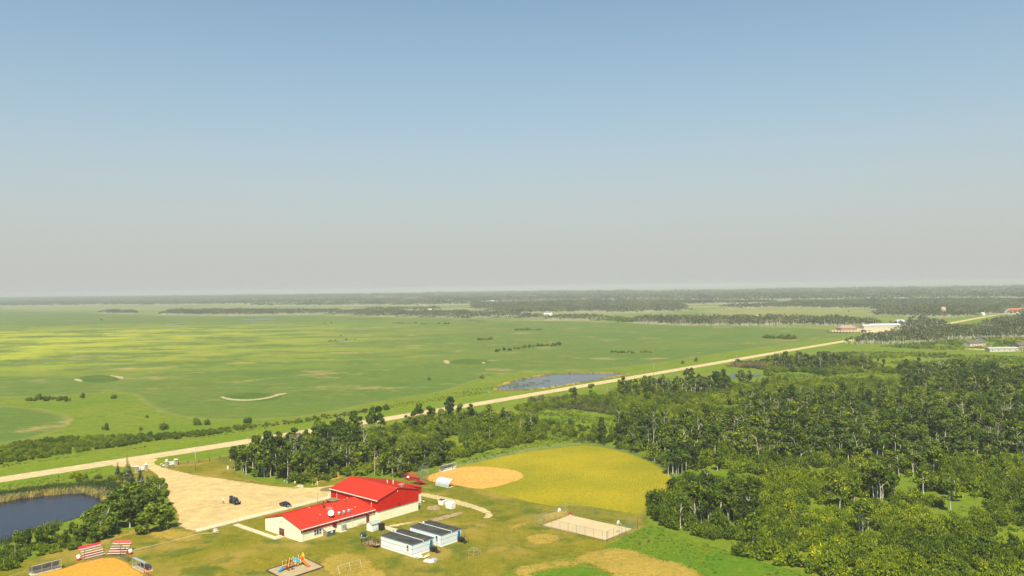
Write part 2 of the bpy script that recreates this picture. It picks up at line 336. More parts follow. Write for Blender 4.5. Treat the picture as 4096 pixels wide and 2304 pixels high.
lotp = [(440, 1868), (535, 1868), (600, 1878), (634, 1903), (650, 1941), (665, 1979), (700, 2037), (722, 2075), (700, 2100), (749, 2117), (785, 2128), (880, 2108), (960, 2085), (1200, 2028), (1330, 1990), (1360, 1960), (1420, 1935), (1340, 1941), (1309, 1946), (1267, 1951), (1216, 1954), (1122, 1950), (1040, 1939), (1000, 1933), (910, 1920), (864, 1913), (802, 1906), (724, 1890), (665, 1876), (622, 1860), (612, 1850), (640, 1835), (560, 1835), (480, 1848)]
sheet('parking_lot', W(lotp), M_lot, 1.3, 1.5, smooth=1)
sheet('gravel_road', strip(roadc, 10.2), M_gravel, 2.2, 1.0, smooth=0)
M_track = groundmat('dirt track', (.50, .40, .20), (.44, .35, .17), (.25, .23, .06), .1, .5, 2.5, .60, edge=.8, esc=.7, soft=.3)
sheet('dirt_track', W([(1665, 1972), (1700, 1974), (1799, 1993), (1889, 2018), (1943, 2036), (1976, 2062), (1958, 2075), (1925, 2075), (1950, 2060), (1914, 2044), (1853, 2026), (1744, 1998), (1670, 1984)]), M_track, .6, 1.2, smooth=1)
M_bare = groundmat('bare soil', (.36, .26, .14), (.30, .23, .12), (.18, .16, .04), .1, .6, 2.5, .52, edge=.8, esc=.5, soft=.5)
sheet('bare_patch', W([(1705, 2030), (1745, 2020), (1765, 2036), (1742, 2044), (1712, 2042)]), M_bare, .6, 1)
sheet('bare_patch', W([(1715, 2082), (1780, 2062), (1860, 2046), (1850, 2058), (1790, 2076), (1740, 2090)]), M_bare, .6, 1)
sheet('bare_patch', W([(1545, 2104), (1640, 2090), (1690, 2085), (1600, 2104), (1560, 2112)]), M_track, .6, 1)
M_mud = mat('wet mud', (.20, .15, .075), .35, .2, .4)
sheet('puddle', W([(1272, 1962), (1300, 1950), (1345, 1948), (1340, 1964), (1300, 1968)]), groundmat('puddle mud', (.17, .13, .06), (.2, .15, .07), (.2, .16, .08), .1, .4, 2, .6, edge=.5), .6, .8)
for pl in ([(3310, 1322), (3380, 1318), (3480, 1312), (3590, 1310), (3560, 1325), (3500, 1332), (3430, 1330), (3330, 1328)],):
    sheet('farmyard', W(pl), groundmat('yard gravel', (.60, .45, .26), (.5, .40, .25), (.3, .28, .12), .05, .2, 1, .62, edge=1.5, esc=.2), 4, 3)
sheet('track', W([(3860, 1394), (3905, 1395), (3970, 1399), (3970, 1403), (3905, 1399), (3860, 1397)]), M_gravel, 2, 1)
sheet('track', W([(3650, 1264), (3740, 1260), (3860, 1262), (3860, 1265), (3740, 1264), (3650, 1267)]), M_gravel, 4, 2)
# --- concrete
def pave(name, quad, nx, ny, m, th=.22, z=.02, joint=.04, label=None):
    q = [Vector(p) for p in quad]; root = link(name, None, kind='structure')
    for i in range(nx):
        for j in range(ny):
            def pt(u, v):
                a = q[0].lerp(q[1], u); b = q[3].lerp(q[2], u); return a.lerp(b, v)
            eu, ev = joint / (q[1] - q[0]).length, joint / (q[3] - q[0]).length
            dz = random.uniform(0, .012); c4 = [pt(i / nx + eu, j / ny + ev), pt((i + 1) / nx - eu, j / ny + ev), pt((i + 1) / nx - eu, (j + 1) / ny - ev), pt(i / nx + eu, (j + 1) / ny - ev)]
            MB().hexa([(p.x, p.y, z) for p in c4], [(p.x, p.y, z + th + dz) for p in c4]).obj('slab', m, root)
    return root
M_conc = mat('concrete', (.58, .48, .32), .9, .08, .25)
M_conc2 = mat('court surface', (.50, .38, .22), .9, .06, .12, col2=(.43, .33, .19))
court = W([(2171.6, 2103.4), (2278.8, 2063.2), (2529.6, 2118.6), (2421.6, 2162.3)])
flat('basketball_court', court, M_conc2, .02, th=.2)
pave('walkway', W([(785, 2131), (1335, 1993), (1335, 1981), (780, 2119)]), 22, 1, M_conc)
pave('path', W([(931, 2103), (1099, 2161), (1118, 2154), (954, 2097)]), 9, 1, M_conc)
pave('path', W([(1099, 2161), (1138, 2150), (1120, 2142), (1099, 2148)]), 3, 1, M_conc)
pave('path', W([(1526, 2113), (1566, 2127), (1592, 2119), (1540, 2106)]), 4, 1, M_conc)
pl_ = W([(1068, 2284), (1220, 2236.5), (1293, 2271.4)]); pl_.append((pl_[0][0] + pl_[2][0] - pl_[1][0], pl_[0][1] + pl_[2][1] - pl_[1][1]))
flat('play_area', pl_, mat('pea gravel', (.42, .32, .19), .95, .12, 1.0), .2)
pb = [Vector(p) for p in pl_]
bt = thing('timber_border', 'dark timber edging round the grey gravel play area', 'edging')
for i in range(4):
    a, b = pb[i], pb[(i + 1) % 4]; d = (b - a).normalized(); n = Vector((-d.y, d.x)) * .1; a = a - d * .02 + n; b = b + d * .02 - n * 0 + n
    MB().hexa([(*(a - n * 1.0), 0), (*(b - n), 0), (*(b + n), 0), (*(a + n), 0)], [(*(a - n), .36), (*(b - n), .36), (*(b + n), .36), (*(a + n), .36)]).obj('timber', mat('dark timber', (.10, .07, .04)), bt)
# --- water
mw, tw, bw = newmat('pond water'); bw.inputs['Base Color'].default_value = (.010, .014, .036, 1); bw.inputs['Roughness'].default_value = .12; bw.inputs['IOR'].default_value = 1.33; bw.inputs['Specular IOR Level'].default_value = .22
bump(tw, bw, noise(tw, pos(tw), 1.3, 4, .7), .12, .5); edge_alpha(tw, bw, .6, .3)
mw2, tw2, bw2 = newmat('shallow water'); n_ = noise(tw2, pos(tw2), .12, 4, .6)
tw2.links.new(ramp(tw2, n_, [(.50, (.045, .055, .075)), (.68, (.11, .09, .06))]), bw2.inputs['Base Color']); bw2.inputs['Roughness'].default_value = .2; bw2.inputs['IOR'].default_value = 1.33
bump(tw2, bw2, noise(tw2, pos(tw2), .5, 2, .5), .04, .4); edge_alpha(tw2, bw2, .6, .3)
POND1 = [(-700, 2060), (-200, 2030), (0, 2010), (57, 2000), (191, 1981), (306, 1973), (382, 1980), (420, 1995), (440, 2020), (400, 2045), (330, 2066), (268, 2085), (172, 2120), (96, 2138), (0, 2180), (-300, 2260), (-900, 2300)]
sheet('pond', W(POND1), mw, 1.2, 1.5)
POND2 = [(1978, 1556), (1998, 1545), (2080, 1520), (2175, 1502), (2230, 1496), (2400, 1494), (2528, 1495), (2450, 1510), (2330, 1531), (2200, 1553), (2080, 1563), (2010, 1564)]
sheet('pond', W(POND2), mw2, 1.5, 1.5)
for q_ in ([(1352, 1366), (1372, 1358), (1405, 1358), (1380, 1364)], [(925, 1280), (1010, 1274), (1115, 1274), (1090, 1280), (1000, 1283)], [(640, 1297), (700, 1292), (745, 1294), (700, 1299)], [(2878, 1508), (2920, 1498), (3000, 1496), (3060, 1502), (3000, 1510), (2920, 1514)], [(1415, 1320), (1450, 1316), (1480, 1319), (1440, 1322)]):
    sheet('pond', W(q_), mw, 3, 2)
# ------------------------------------------------------------------ vegetation
def leafmat(name, dark, light, hi=None, trans=.22):
    m, t, b = newmat(name)
    a = t.nodes.new('ShaderNodeAttribute'); a.attribute_name = 'tone'
    oi = t.nodes.new('ShaderNodeObjectInfo')
    c = ramp(t, a.outputs['Fac'], [(0., dark), (.75, light), (1., hi or light)])
    v = ramp(t, oi.outputs['Random'], [(0., (.50, .56, .6)), (.45, (.95, .97, 1)), (.8, (1.25, 1.18, .9)), (1., (1.65, 1.4, .9))])
    c = mixc(t, 1.0, c, v, 'MULTIPLY')
    big = noise(t, pos(t), .028, 3, .5)
    c = mixc(t, 1.0, c, ramp(t, big, [(.36, (.66, .74, .8)), (.64, (1.3, 1.2, .95))]), 'MULTIPLY')
    t.links.new(c, b.inputs['Base Color']); b.inputs['Roughness'].default_value = .6; b.inputs['Specular IOR Level'].default_value = .25
    tr = t.nodes.new('ShaderNodeBsdfTranslucent'); t.links.new(c, tr.inputs[0]); mx = t.nodes.new('ShaderNodeMixShader'); mx.inputs[0].default_value = trans
    out = t.nodes['Material Output']; t.links.new(b.outputs[0], mx.inputs[1]); t.links.new(tr.outputs[0], mx.inputs[2]); t.links.new(mx.outputs[0], out.inputs[0])
    return m
L_aspen = leafmat('aspen leaves', (.028, .062, .002), (.118, .172, .004), (.26, .30, .012))
L_willow = leafmat('willow leaves', (.038, .082, .002), (.150, .208, .004), (.31, .35, .010))
L_lime = leafmat('young willow leaves', (.048, .10, .003), (.185, .245, .006), (.38, .43, .012))
L_sage = leafmat('grey shrub leaves', (.07, .075, .035), (.17, .16, .075), (.26, .22, .12))
L_spruce = leafmat('spruce needles', (.014, .035, .022), (.040, .075, .050), (.08, .12, .08), .05)
L_dead = leafmat('dry twigs', (.16, .14, .09), (.30, .25, .17), (.42, .36, .26), .1)
L_reed = leafmat('reed stalks', (.46, .37, .12), (.74, .60, .24), (.85, .74, .38), .35)
L_reedg = leafmat('green reeds', (.07, .12, .03), (.15, .21, .05), (.26, .28, .09), .2)
M_bark = mat('aspen bark', (.78, .73, .62), .8, .12, 1.2, col2=(.36, .33, .28))
M_barkd = mat('brown bark', (.20, .15, .10), .9, .2, 1.5)

def leafcloud(r, lobes, n, size, up=.35, flat_=1.0, tone_lo=0.0, tone_hi=1.0):
    """leaf-sized quads spread through ellipsoid lobes (cx,cy,cz,rx,ry,rz)"""
    lo = np.array(lobes); vol = (lo[:, 3] * lo[:, 4] * lo[:, 5]) ** .8; k = r.choice(len(lo), n, p=vol / vol.sum()); L_ = lo[k]
    d = r.normal(size=(n, 3)); d /= np.linalg.norm(d, axis=1)[:, None]; rad = r.uniform(.25, 1.08, n) ** .55
    c = L_[:, :3] + d * rad[:, None] * L_[:, 3:6]
    nn = d * .9 + r.normal(size=(n, 3)) * .8; nn[:, 2] += up; nn /= np.linalg.norm(nn, axis=1)[:, None]
    a = np.cross(nn, r.normal(size=(n, 3))); a /= np.linalg.norm(a, axis=1)[:, None]; b = np.cross(nn, a)
    s = (size * r.uniform(.55, 1.25, n))[:, None]; s2 = s * r.uniform(.5, .9, n)[:, None]
    V = np.stack([c - a * s, c - b * s2, c + a * s, c + b * s2], 1).reshape(-1, 3); V[:, 2] = np.maximum(V[:, 2], .02)
    tone = np.clip(r.beta(2, 2.2, n) * (tone_hi - tone_lo) + tone_lo, 0, 1)
    return V, tone
def build_plant(name, V, tone, leafm, stems=None, barkm=None, only=None):
    Fq = np.arange(len(V)).reshape(-1, 4)
    mats = [leafm]
    mi = np.zeros(len(Fq), np.int32)
    if stems is not None:
        sv = np.array(stems.v); tri = [f for f in stems.f if len(f) == 4]; sf = np.array(tri) + len(V)
        V = np.r_[V, sv]; Fq = np.r_[Fq, sf]; mi = np.r_[mi, np.ones(len(sf), np.int32)]; tone = np.r_[tone, np.zeros(len(sf))]; mats.append(barkm)
    me = mesh_arrays(name, V, Fq, mats); me.polygons.foreach_set('material_index', mi)
    at = me.attributes.new('tone', 'FLOAT', 'FACE'); at.data.foreach_set('value', tone.astype(np.float32)); return me
def bent(r, x, y, h, r0, lean=.05, n=4, r1=None, z0=0, segs=5):
    pts = []; px, py = x, y; lx, ly = r.normal(0, lean, 2)
    for i in range(segs + 1):
        t = i / segs; pts.append((px + lx * h * t + r.normal(0, .07) * (i > 0), py + ly * h * t + r.normal(0, .07) * (i > 0), z0 + h * t))
    return pts, [r0 * (1 - .75 * i / segs) for i in range(segs + 1)]
def aspen(r, h, spread, nleaf, size, crown0=.50, tr=.15):
    st = MB(); pts, rad = bent(r, 0, 0, h * .9, tr, .02); rad = [q + .02 for q in rad]; st.tube(pts, rad, 5)
    for q in range(5):
        i = r.integers(2, 5); p = Vector(pts[i]); a = r.uniform(0, 6.28); e_ = p + Vector((math.cos(a), math.sin(a), 1.1)) * r.uniform(.8, 1.9)
        st.tube([p, e_], [.08, .03], 3)
    lobes = []; nl = r.integers(6, 10)
    for q in range(nl):
        t = r.uniform(0, 1); z = h * (crown0 + (1 - crown0) * t * .88); w_ = spread * (.45 + .65 * math.sin(math.pi * min(1, (.25 + t * .75))))
        a = r.uniform(0, 6.28); rr = w_ * r.uniform(.1, .75); s = r.uniform(.45, .8) * spread * .75
        lobes.append((rr * math.cos(a), rr * math.sin(a), z, s, s, s * r.uniform(.6, .95)))
    V, tone = leafcloud(r, lobes, nleaf, size)
    return st, V, tone
def shrubg(r, h, w_, nleaf, size, nl=None):
    lobes = []; st = MB()
    for q in range(nl or r.integers(6, 11)):
        a = r.uniform(0, 6.28); rr = w_ * math.sqrt(r.uniform(0, 1)) * .75; hh = h * (1 - .45 * (rr / w_) ** 2) * r.uniform(.6, 1.0)
        lobes.append((rr * math.cos(a), rr * math.sin(a), hh * .52, w_ * r.uniform(.25, .42), w_ * r.uniform(.25, .42), hh * .50))
        if q < 4: st.tube([(rr * .2 * math.cos(a), rr * .2 * math.sin(a), 0), (rr * math.cos(a), rr * math.sin(a), hh * .95)], [.07, .02], 3)
    V, tone = leafcloud(r, lobes, nleaf, size, up=.45)
    sp = nleaf // 7; k = r.integers(0, len(lobes), sp); lo = np.array(lobes)[k]     # upright shoots that fray the outline
    base = lo[:, :3] + np.c_[r.normal(0, .5, (sp, 2)) * lo[:, 3:5], lo[:, 5] * r.uniform(.6, 1.0, sp)]
    hgt = r.uniform(.4, 1.0, sp) * size * 2.6; a = r.uniform(0, 6.28, sp); dx = np.c_[np.cos(a), np.sin(a), np.zeros(sp)] * size * .45
    top = base + np.c_[r.normal(0, .2, (sp, 2)), hgt]
    V2 = np.stack([base - dx, base + dx, top + dx * .2, top - dx * .2], 1).reshape(-1, 3)
    return st, np.r_[V, V2], np.r_[tone, np.clip(r.beta(3, 2, sp), 0, 1)]
def spruceg(r, h, w_, sparse=False):
    st = MB().tube([(0, 0, 0), (0, 0, h * .97)], [.16, .02], 5); Vs = []; T = []
    nt_ = int(h * 2.6); 
    for i in range(nt_):
        z = h * (.06 + .92 * i / nt_); R_ = w_ * (1 - i / nt_) ** .85 + .12; nb = int(9 + 7 * (1 - i / nt_))
        if sparse: nb = nb // 2
        for k in range(nb):
            a = r.uniform(0, 6.28); l = R_ * r.uniform(.7, 1.1); c_, s_ = math.cos(a), math.sin(a); wd = .16 + .22 * l
            p0 = (0.05 * c_, .05 * s_, z + .1); m = (c_ * l * .6, s_ * l * .6, z - .08 * l); e_ = (c_ * l, s_ * l, z - .18 * l + .05)
            Vs += [p0, (m[0] - s_ * wd, m[1] + c_ * wd, m[2] - .1), e_, (m[0] + s_ * wd, m[1] - c_ * wd, m[2] - .1)]; T.append(r.beta(2, 2))
    return st, np.array(Vs), np.array(T)
def snagg(r, h, twigs=160):
    st = MB(); pts, rad = bent(r, 0, 0, h, .15, .06); st.tube(pts, rad, 5); V = []; T = []
    for q in range(7):
        i = r.integers(2, 6); p = Vector(pts[min(i, 5)]); a = r.uniform(0, 6.28); e_ = p + Vector((math.cos(a), math.sin(a), r.uniform(.3, 1.2))) * r.uniform(.9, 2.2); st.tube([p, e_], [.07, .025], 3)
        for w_ in range(twigs // 7):
            t = r.uniform(.2, 1); c = p.lerp(e_, t); d = Vector(r.normal(size=3)).normalized() * r.uniform(.3, .9); s = d.cross(Vector(r.normal(size=3))).normalized() * .035
            V += [c - s, c + s, c + d + s * .4, c + d - s * .4]; T.append(r.uniform(0, 1))
    return st, np.array([tuple(v) for v in V]), np.array(T)
r = np.random.default_rng(11)
ASP = [aspen(r, r.uniform(9.5, 12.5), r.uniform(2.2, 3.1), 640, .46, .42) for _ in range(8)]
ASP_TR = [a[0].mesh('trunk', M_bark) for a in ASP]
ASP_CR = [build_plant('crown', a[1], a[2], L_aspen) for a in ASP]
ASP_FULL = [build_plant('aspen', a[1], a[2], L_aspen, a[0], M_bark) for a in ASP]
MID = [aspen(r, r.uniform(6.5, 8.5), r.uniform(2.3, 3.0), 640, .42, .22) for _ in range(4)]
L_mid = leafmat('light aspen leaves', (.05, .095, .005), (.15, .20, .010), (.28, .30, .02))
MID_TR = [a[0].mesh('trunk', M_bark) for a in MID]; MID_CR = [build_plant('crown', a[1], a[2], L_mid) for a in MID]; MID_FULL = [build_plant('aspen', a[1], a[2], L_mid, a[0], M_bark) for a in MID]
ASP_TR += MID_TR; ASP_CR += MID_CR; ASP_FULL += MID_FULL; ASP += MID
def dbl(gen, n): return [gen() for _ in range(n)]
SH = dbl(lambda: build_plant('shrub', *(lambda s: (s[1], s[2], L_willow, s[0], M_barkd))(shrubg(r, r.uniform(3.2, 5.2), r.uniform(2.2, 3.2), 620, .33))), 6)
SHL = dbl(lambda: build_plant('young_shrub', *(lambda s: (s[1], s[2], L_lime, s[0], M_barkd))(shrubg(r, r.uniform(2.8, 4.2), r.uniform(2.0, 2.8), 560, .30))), 4)
SHG = dbl(lambda: build_plant('grey_shrub', *(lambda s: (s[1], s[2], L_sage, s[0], M_barkd))(shrubg(r, r.uniform(1.8, 2.8), r.uniform(1.8, 2.4), 300, .26))), 3)
SN = [snagg(r, r.uniform(7.5, 11)) for _ in range(4)]
SN_FULL = [build_plant('snag', s[1], s[2], L_dead, s[0], M_bark) for s in SN]
SP = [spruceg(r, 6.5, 1.7), spruceg(r, 5.0, 1.6), spruceg(r, 9.5, 1.9, True)]
POP = [aspen(r, 7.2, 3.0, 1500, .36, .16) for _ in range(4)]
# low detail groves for the distance
def grove(name, n, wx, wy, h0, h1, leaf, bare=.2):
    V = []; T = []; st = MB()
    for q in range(n):
        x, y = r.uniform(-wx, wx), r.uniform(-wy, wy); h = r.uniform(h0, h1) * (1 - .35 * (abs(x) / wx) ** 3)
        lobes = [(x, y, h * .68, 2.2, 2.2, h * .24), (x + r.normal() * .8, y, h * .80, 1.7, 1.7, h * .2)]
        v, t = leafcloud(r, lobes, 26 if r.uniform() > bare else 9, 1.0); V.append(v); T.append(t)
        st.tube([(x, y, 0), (x + r.normal() * .3, y, h * .8)], [.34, .22], 3, caps=False)
    return build_plant(name, np.concatenate(V), np.concatenate(T), leaf, st, M_bark)
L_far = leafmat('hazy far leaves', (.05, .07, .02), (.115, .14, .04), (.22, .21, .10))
GRV = [grove('grove', 22, 20, 9, 8, 13, L_far) for _ in range(3)] + [grove('grove', 22, 22, 9, 8, 12, L_far, .75) for _ in range(3)]
def lowgrove(name):
    lobes = [(r.uniform(-20, 20), r.uniform(-9, 9), r.uniform(1, 2), r.uniform(2.5, 4), r.uniform(2.5, 4), r.uniform(1.5, 3)) for _ in range(16)]
    v, t = leafcloud(r, lobes, 420, 1.0); return build_plant(name, v, t, L_willow)
LGR = [lowgrove('thicket') for _ in range(3)]
def reedmesh(name, m, n=70, h=1.9, w_=1.6):
    V = []; T = []
    for q in range(n):
        x, y = r.uniform(-w_, w_), r.uniform(-w_, w_); a = r.uniform(0, 6.28); s = .07; hh = h * r.uniform(.6, 1.1); lx, ly = r.normal(0, .22, 2)
        V += [(x - s * math.cos(a), y - s * math.sin(a), 0), (x + s * math.cos(a), y + s * math.sin(a), 0), (x + lx + s * .8, y + ly, hh), (x + lx - s * .8, y + ly, hh)]; T.append(r.uniform())
    return build_plant(name, np.array(V), np.array(T), m)
REED = [reedmesh('reeds', L_reed) for _ in range(3)]; REEDG = [reedmesh('green_reeds', L_reedg, 60, 1.4) for _ in range(3)]
def tuft(name, m, n=40, w_=.7, h=.7):
    v, t = leafcloud(r, [(r.uniform(-w_, w_), r.uniform(-w_, w_), h * .4, w_ * .5, w_ * .5, h * .5) for _ in range(4)], n, .22); return build_plant(name, v, t, m)
TALL = [aspen(r, r.uniform(9.5, 11.5), r.uniform(1.9, 2.6), 420, .40, .52, .10) for _ in range(5)]
TALL_TR = [a[0].mesh('trunk', M_bark) for a in TALL]; TALL_CR = [build_plant('crown', a[1], a[2], L_mid if i_ % 2 else L_aspen) for i_, a in enumerate(TALL)]
TUF = [tuft('tuft', leafmat('tall grass', (.10, .16, .012), (.17, .23, .02), (.27, .28, .04)), 30), tuft('tuft', L_willow, 40, .8, .9), tuft('tuft', L_lime, 30)]

def jit(poly, s, jitter=.42, excl=()):
    P = np.array(poly); lo, hi = P.min(0), P.max(0); X, Y = np.meshgrid(np.arange(lo[0], hi[0], s), np.arange(lo[1], hi[1], s * .87))
    X = X + (np.arange(X.shape[0]) % 2)[:, None] * s / 2; Q = np.stack([X.ravel(), Y.ravel()], 1) + rng.uniform(-jitter, jitter, (X.size, 2)) * s
    Q = Q[pip(Q, poly)]
    for e_ in excl: Q = Q[~pip(Q, e_)]
    return Q
def vnoise(P, scale, seed=0):       # cheap smooth value noise in world metres
    g = np.random.default_rng(seed).uniform(0, 1, (64, 64)); q = P / scale; i = np.floor(q).astype(int); f = q - i; f = f * f * (3 - 2 * f)
    a = lambda dx, dy: g[(i[:, 0] + dx) % 64, (i[:, 1] + dy) % 64]
    return (a(0, 0) * (1 - f[:, 0]) + a(1, 0) * f[:, 0]) * (1 - f[:, 1]) + (a(0, 1) * (1 - f[:, 0]) + a(1, 1) * f[:, 0]) * f[:, 1]
def gn_scatter(name, P, meshes, smin, smax, label=None, flatrot=None, zs=(.85, 1.15)):
    """one 'stuff' object: instances of the prototype plants on points"""
    n = len(P)
    if n == 0: return
    me = bpy.data.meshes.new(name); me.vertices.add(n); me.vertices.foreach_set('co', np.c_[P, np.zeros(n)].astype(np.float32).ravel())
    s = rng.uniform(smin, smax, n); sc = np.c_[s, s, s * rng.uniform(*zs, n)]; ro = np.c_[np.zeros((n, 2)), rng.uniform(0, 6.28, n) if flatrot is None else rng.normal(flatrot, .15, n)]
    for nm, ty, v in (('scl', 'FLOAT_VECTOR', sc), ('rot', 'FLOAT_VECTOR', ro)):
        a = me.attributes.new(nm, ty, 'POINT'); a.data.foreach_set('vector', v.astype(np.float32).ravel())
    a = me.attributes.new('idx', 'INT', 'POINT'); a.data.foreach_set('value', rng.integers(0, len(meshes), n).astype(np.int32))
    col = bpy.data.collections.new(name + ' kinds')
    for k, m in enumerate(meshes): col.objects.link(bpy.data.objects.new('%s kind %02d' % (name, k), m))
    ng = bpy.data.node_groups.new(name, 'GeometryNodeTree'); ng.interface.new_socket('Geometry', in_out='INPUT', socket_type='NodeSocketGeometry'); ng.interface.new_socket('Geometry', in_out='OUTPUT', socket_type='NodeSocketGeometry')
    A = ng.nodes.new; gi = A('NodeGroupInput'); go = A('NodeGroupOutput'); ip = A('GeometryNodeInstanceOnPoints'); ci = A('GeometryNodeCollectionInfo')
    ci.inputs[0].default_value = col; ci.inputs['Separate Children'].default_value = True; ci.inputs['Reset Children'].default_value = True
    ip.inputs['Pick Instance'].default_value = True
    def na(nm, ty):
        x = A('GeometryNodeInputNamedAttribute'); x.data_type = ty; x.inputs['Name'].default_value = nm; return x.outputs['Attribute']
    K = ng.links.new; K(gi.outputs[0], ip.inputs['Points']); K(ci.outputs[0], ip.inputs['Instance']); K(na('idx', 'INT'), ip.inputs['Instance Index'])
    e2 = A('FunctionNodeEulerToRotation'); K(na('rot', 'FLOAT_VECTOR'), e2.inputs[0]); K(e2.outputs[0], ip.inputs['Rotation']); K(na('scl', 'FLOAT_VECTOR'), ip.inputs['Scale']); K(ip.outputs[0], go.inputs[0])
    o = link(name, me, kind='stuff'); md = o.modifiers.new('scatter', 'NODES'); md.node_group = ng
    if label: o['label'] = label
    return o
ROADP = strip(roadc, 13)
# regions: name -> (pixel polygon of the ground the plants stand on)
MIDDLE = W([(928, 1884), (1000, 1906), (1130, 1928), (1240, 1934), (1335, 1920), (1400, 1896), (1480, 1906), (1600, 1912), (1655, 1902), (1690, 1880), (1770, 1858), (1880, 1826), (1990, 1800), (2150, 1766), (2185, 1752), (2180, 1700), (2050, 1672), (1900, 1668), (1720, 1680), (1560, 1712), (1400, 1745), (1200, 1795), (1060, 1830), (960, 1850)])
MID_LEFT = W([(928, 1884), (1000, 1904), (1130, 1922), (1290, 1915), (1440, 1880), (1470, 1800), (1420, 1752), (1200, 1798), (1060, 1832), (960, 1850)])
MID_LOW = W([(1380, 1900), (1480, 1908), (1600, 1914), (1665, 1906), (1720, 1880), (1800, 1852), (1760, 1815), (1600, 1840), (1440, 1860)])
RIGHT = W([(2190, 1752), (2300, 1772), (2352, 1772), (2420, 1784), (2530, 1812), (2612, 1848), (2680, 1888), (2712, 1932), (2700, 1962), (2645, 1985), (2600, 2018), (2590, 2075), (2650, 2108), (2726, 2148), (2813, 2165), (2883, 2186), (2952, 2222), (3056, 2246), (3196, 2282), (3300, 2304), (3420, 2420), (4300, 2420), (4700, 1700), (4600, 1500), (4096, 1498), (3900, 1490), (3700, 1484), (3520, 1478), (3470, 1444), (3340, 1432), (3200, 1428), (3120, 1438), (3064, 1462), (3060, 1484), (3090, 1535), (3040, 1545), (2870, 1548), (2760, 1548), (2640, 1550), (2520, 1560), (2400, 1578), (2200, 1612), (2060, 1640), (2190, 1668), (2330, 1665), (2480, 1690), (2500, 1725), (2380, 1752)])
TCL = [(2700, 1896, 8), (2545, 1795, 4), (2785, 2100, 3), (2860, 2085, 3), (2930, 2095, 4), (2990, 2100, 4), (3470, 2150, 3), (3490, 1992, 6), (3535, 2000, 6), (3592, 1908, 3), (3660, 1902, 4), (3722, 1905, 5), (3820, 2052, 1), (2925, 1758, 5), (3000, 1762, 5), (3120, 1738, 6), (3180, 1742, 7), (3250, 1746, 7), (3400, 1770, 6), (3480, 1792, 7), (3540, 1795, 7), (3600, 1798, 7), (3680, 1800, 5), (3880, 1805, 4), (3960, 1810, 4), (4050, 1806, 4), (1145, 1912, 4), (1235, 1905, 5), (1290, 1880, 6), (1060, 1905, 3), (1480, 1880, 2), (1570, 1900, 2), (1670, 1870, 2)]
TGAP = [G(x, y + 22) for x, y, n in TCL if not (2750 < x < 3480 and y > 2040) and x > 1800]
CLEAR = [W(p) for p in ([(2190, 1632), (2300, 1636), (2420, 1650), (2470, 1675), (2400, 1700), (2200, 1705), (2100, 1670)], [(2600, 1622), (2700, 1618), (2740, 1630), (2660, 1642)], [(2820, 1622), (2960, 1620), (3040, 1636), (2900, 1646)],
    [(3080, 1490), (3200, 1488), (3330, 1510), (3330, 1530), (3200, 1536), (3090, 1520)], [(3320, 1500), (3420, 1492), (3600, 1496), (3640, 1512), (3480, 1524), (3340, 1524)], [(2100, 1726), (2200, 1716), (2330, 1722), (2330, 1765), (2200, 1770)],
    [(3490, 1930), (3600, 1925), (3700, 1950), (3640, 1985), (3540, 1975)], [(3200, 1878), (3300, 1872), (3330, 1905), (3230, 1925)], [(3860, 1870), (3960, 1860), (4010, 1885), (3900, 1910)], [(3950, 2115), (4300, 2105), (4300, 2215), (4020, 2190)], [(2560, 2190), (2560, 2190), (2561, 2190)])]
ASPENZ = [(W(p), q) for p, q in (([(2470, 1600), (2700, 1585), (2920, 1572), (2910, 1530), (2700, 1532), (2520, 1550)], .8), ([(2340, 1786), (2560, 1815), (2640, 1860), (2780, 1905), (2800, 1840), (2700, 1780), (2500, 1740), (2400, 1740)], .75),
    ([(2720, 1800), (2900, 1830), (3200, 1850), (3500, 1855), (3800, 1850), (4096, 1840), (4600, 1850), (4500, 1660), (4096, 1640), (3700, 1640), (3300, 1650), (2950, 1660), (2860, 1700)], .72),
    ([(3040, 1470), (3300, 1450), (3420, 1470), (3300, 1485), (3120, 1480)], .8), ([(3480, 1500), (3800, 1500), (4500, 1520), (4500, 1600), (4096, 1600), (3700, 1580), (3500, 1540)], .8), ([(2800, 1620), (3600, 1600), (3600, 1640), (2900, 1650)], .4),
    ([(3380, 1910), (3560, 1905), (3560, 1985), (3480, 2010), (3380, 1990)], .40), ([(2800, 2030), (3040, 2030), (3060, 2110), (2820, 2120)], .35), ([(2990, 1990), (3080, 1990), (3090, 2030)], .3))]
def inview(P, hh=10, pad=60):
    x, y = P[:, 0], P[:, 1]; D = y * FW.y - H * FW.z * 1.0; px = 2048 + F * (x * RT.x + y * RT.y - H * RT.z) / D; py = 1152 - F * (x * UP.x + y * UP.y + (-H) * UP.z) / D
    return (px > -pad) & (px < 4096 + pad) & (py < 2304 + pad + hh * F / D), px, py, D
asp = []; shr = []; shl = []; snag = []
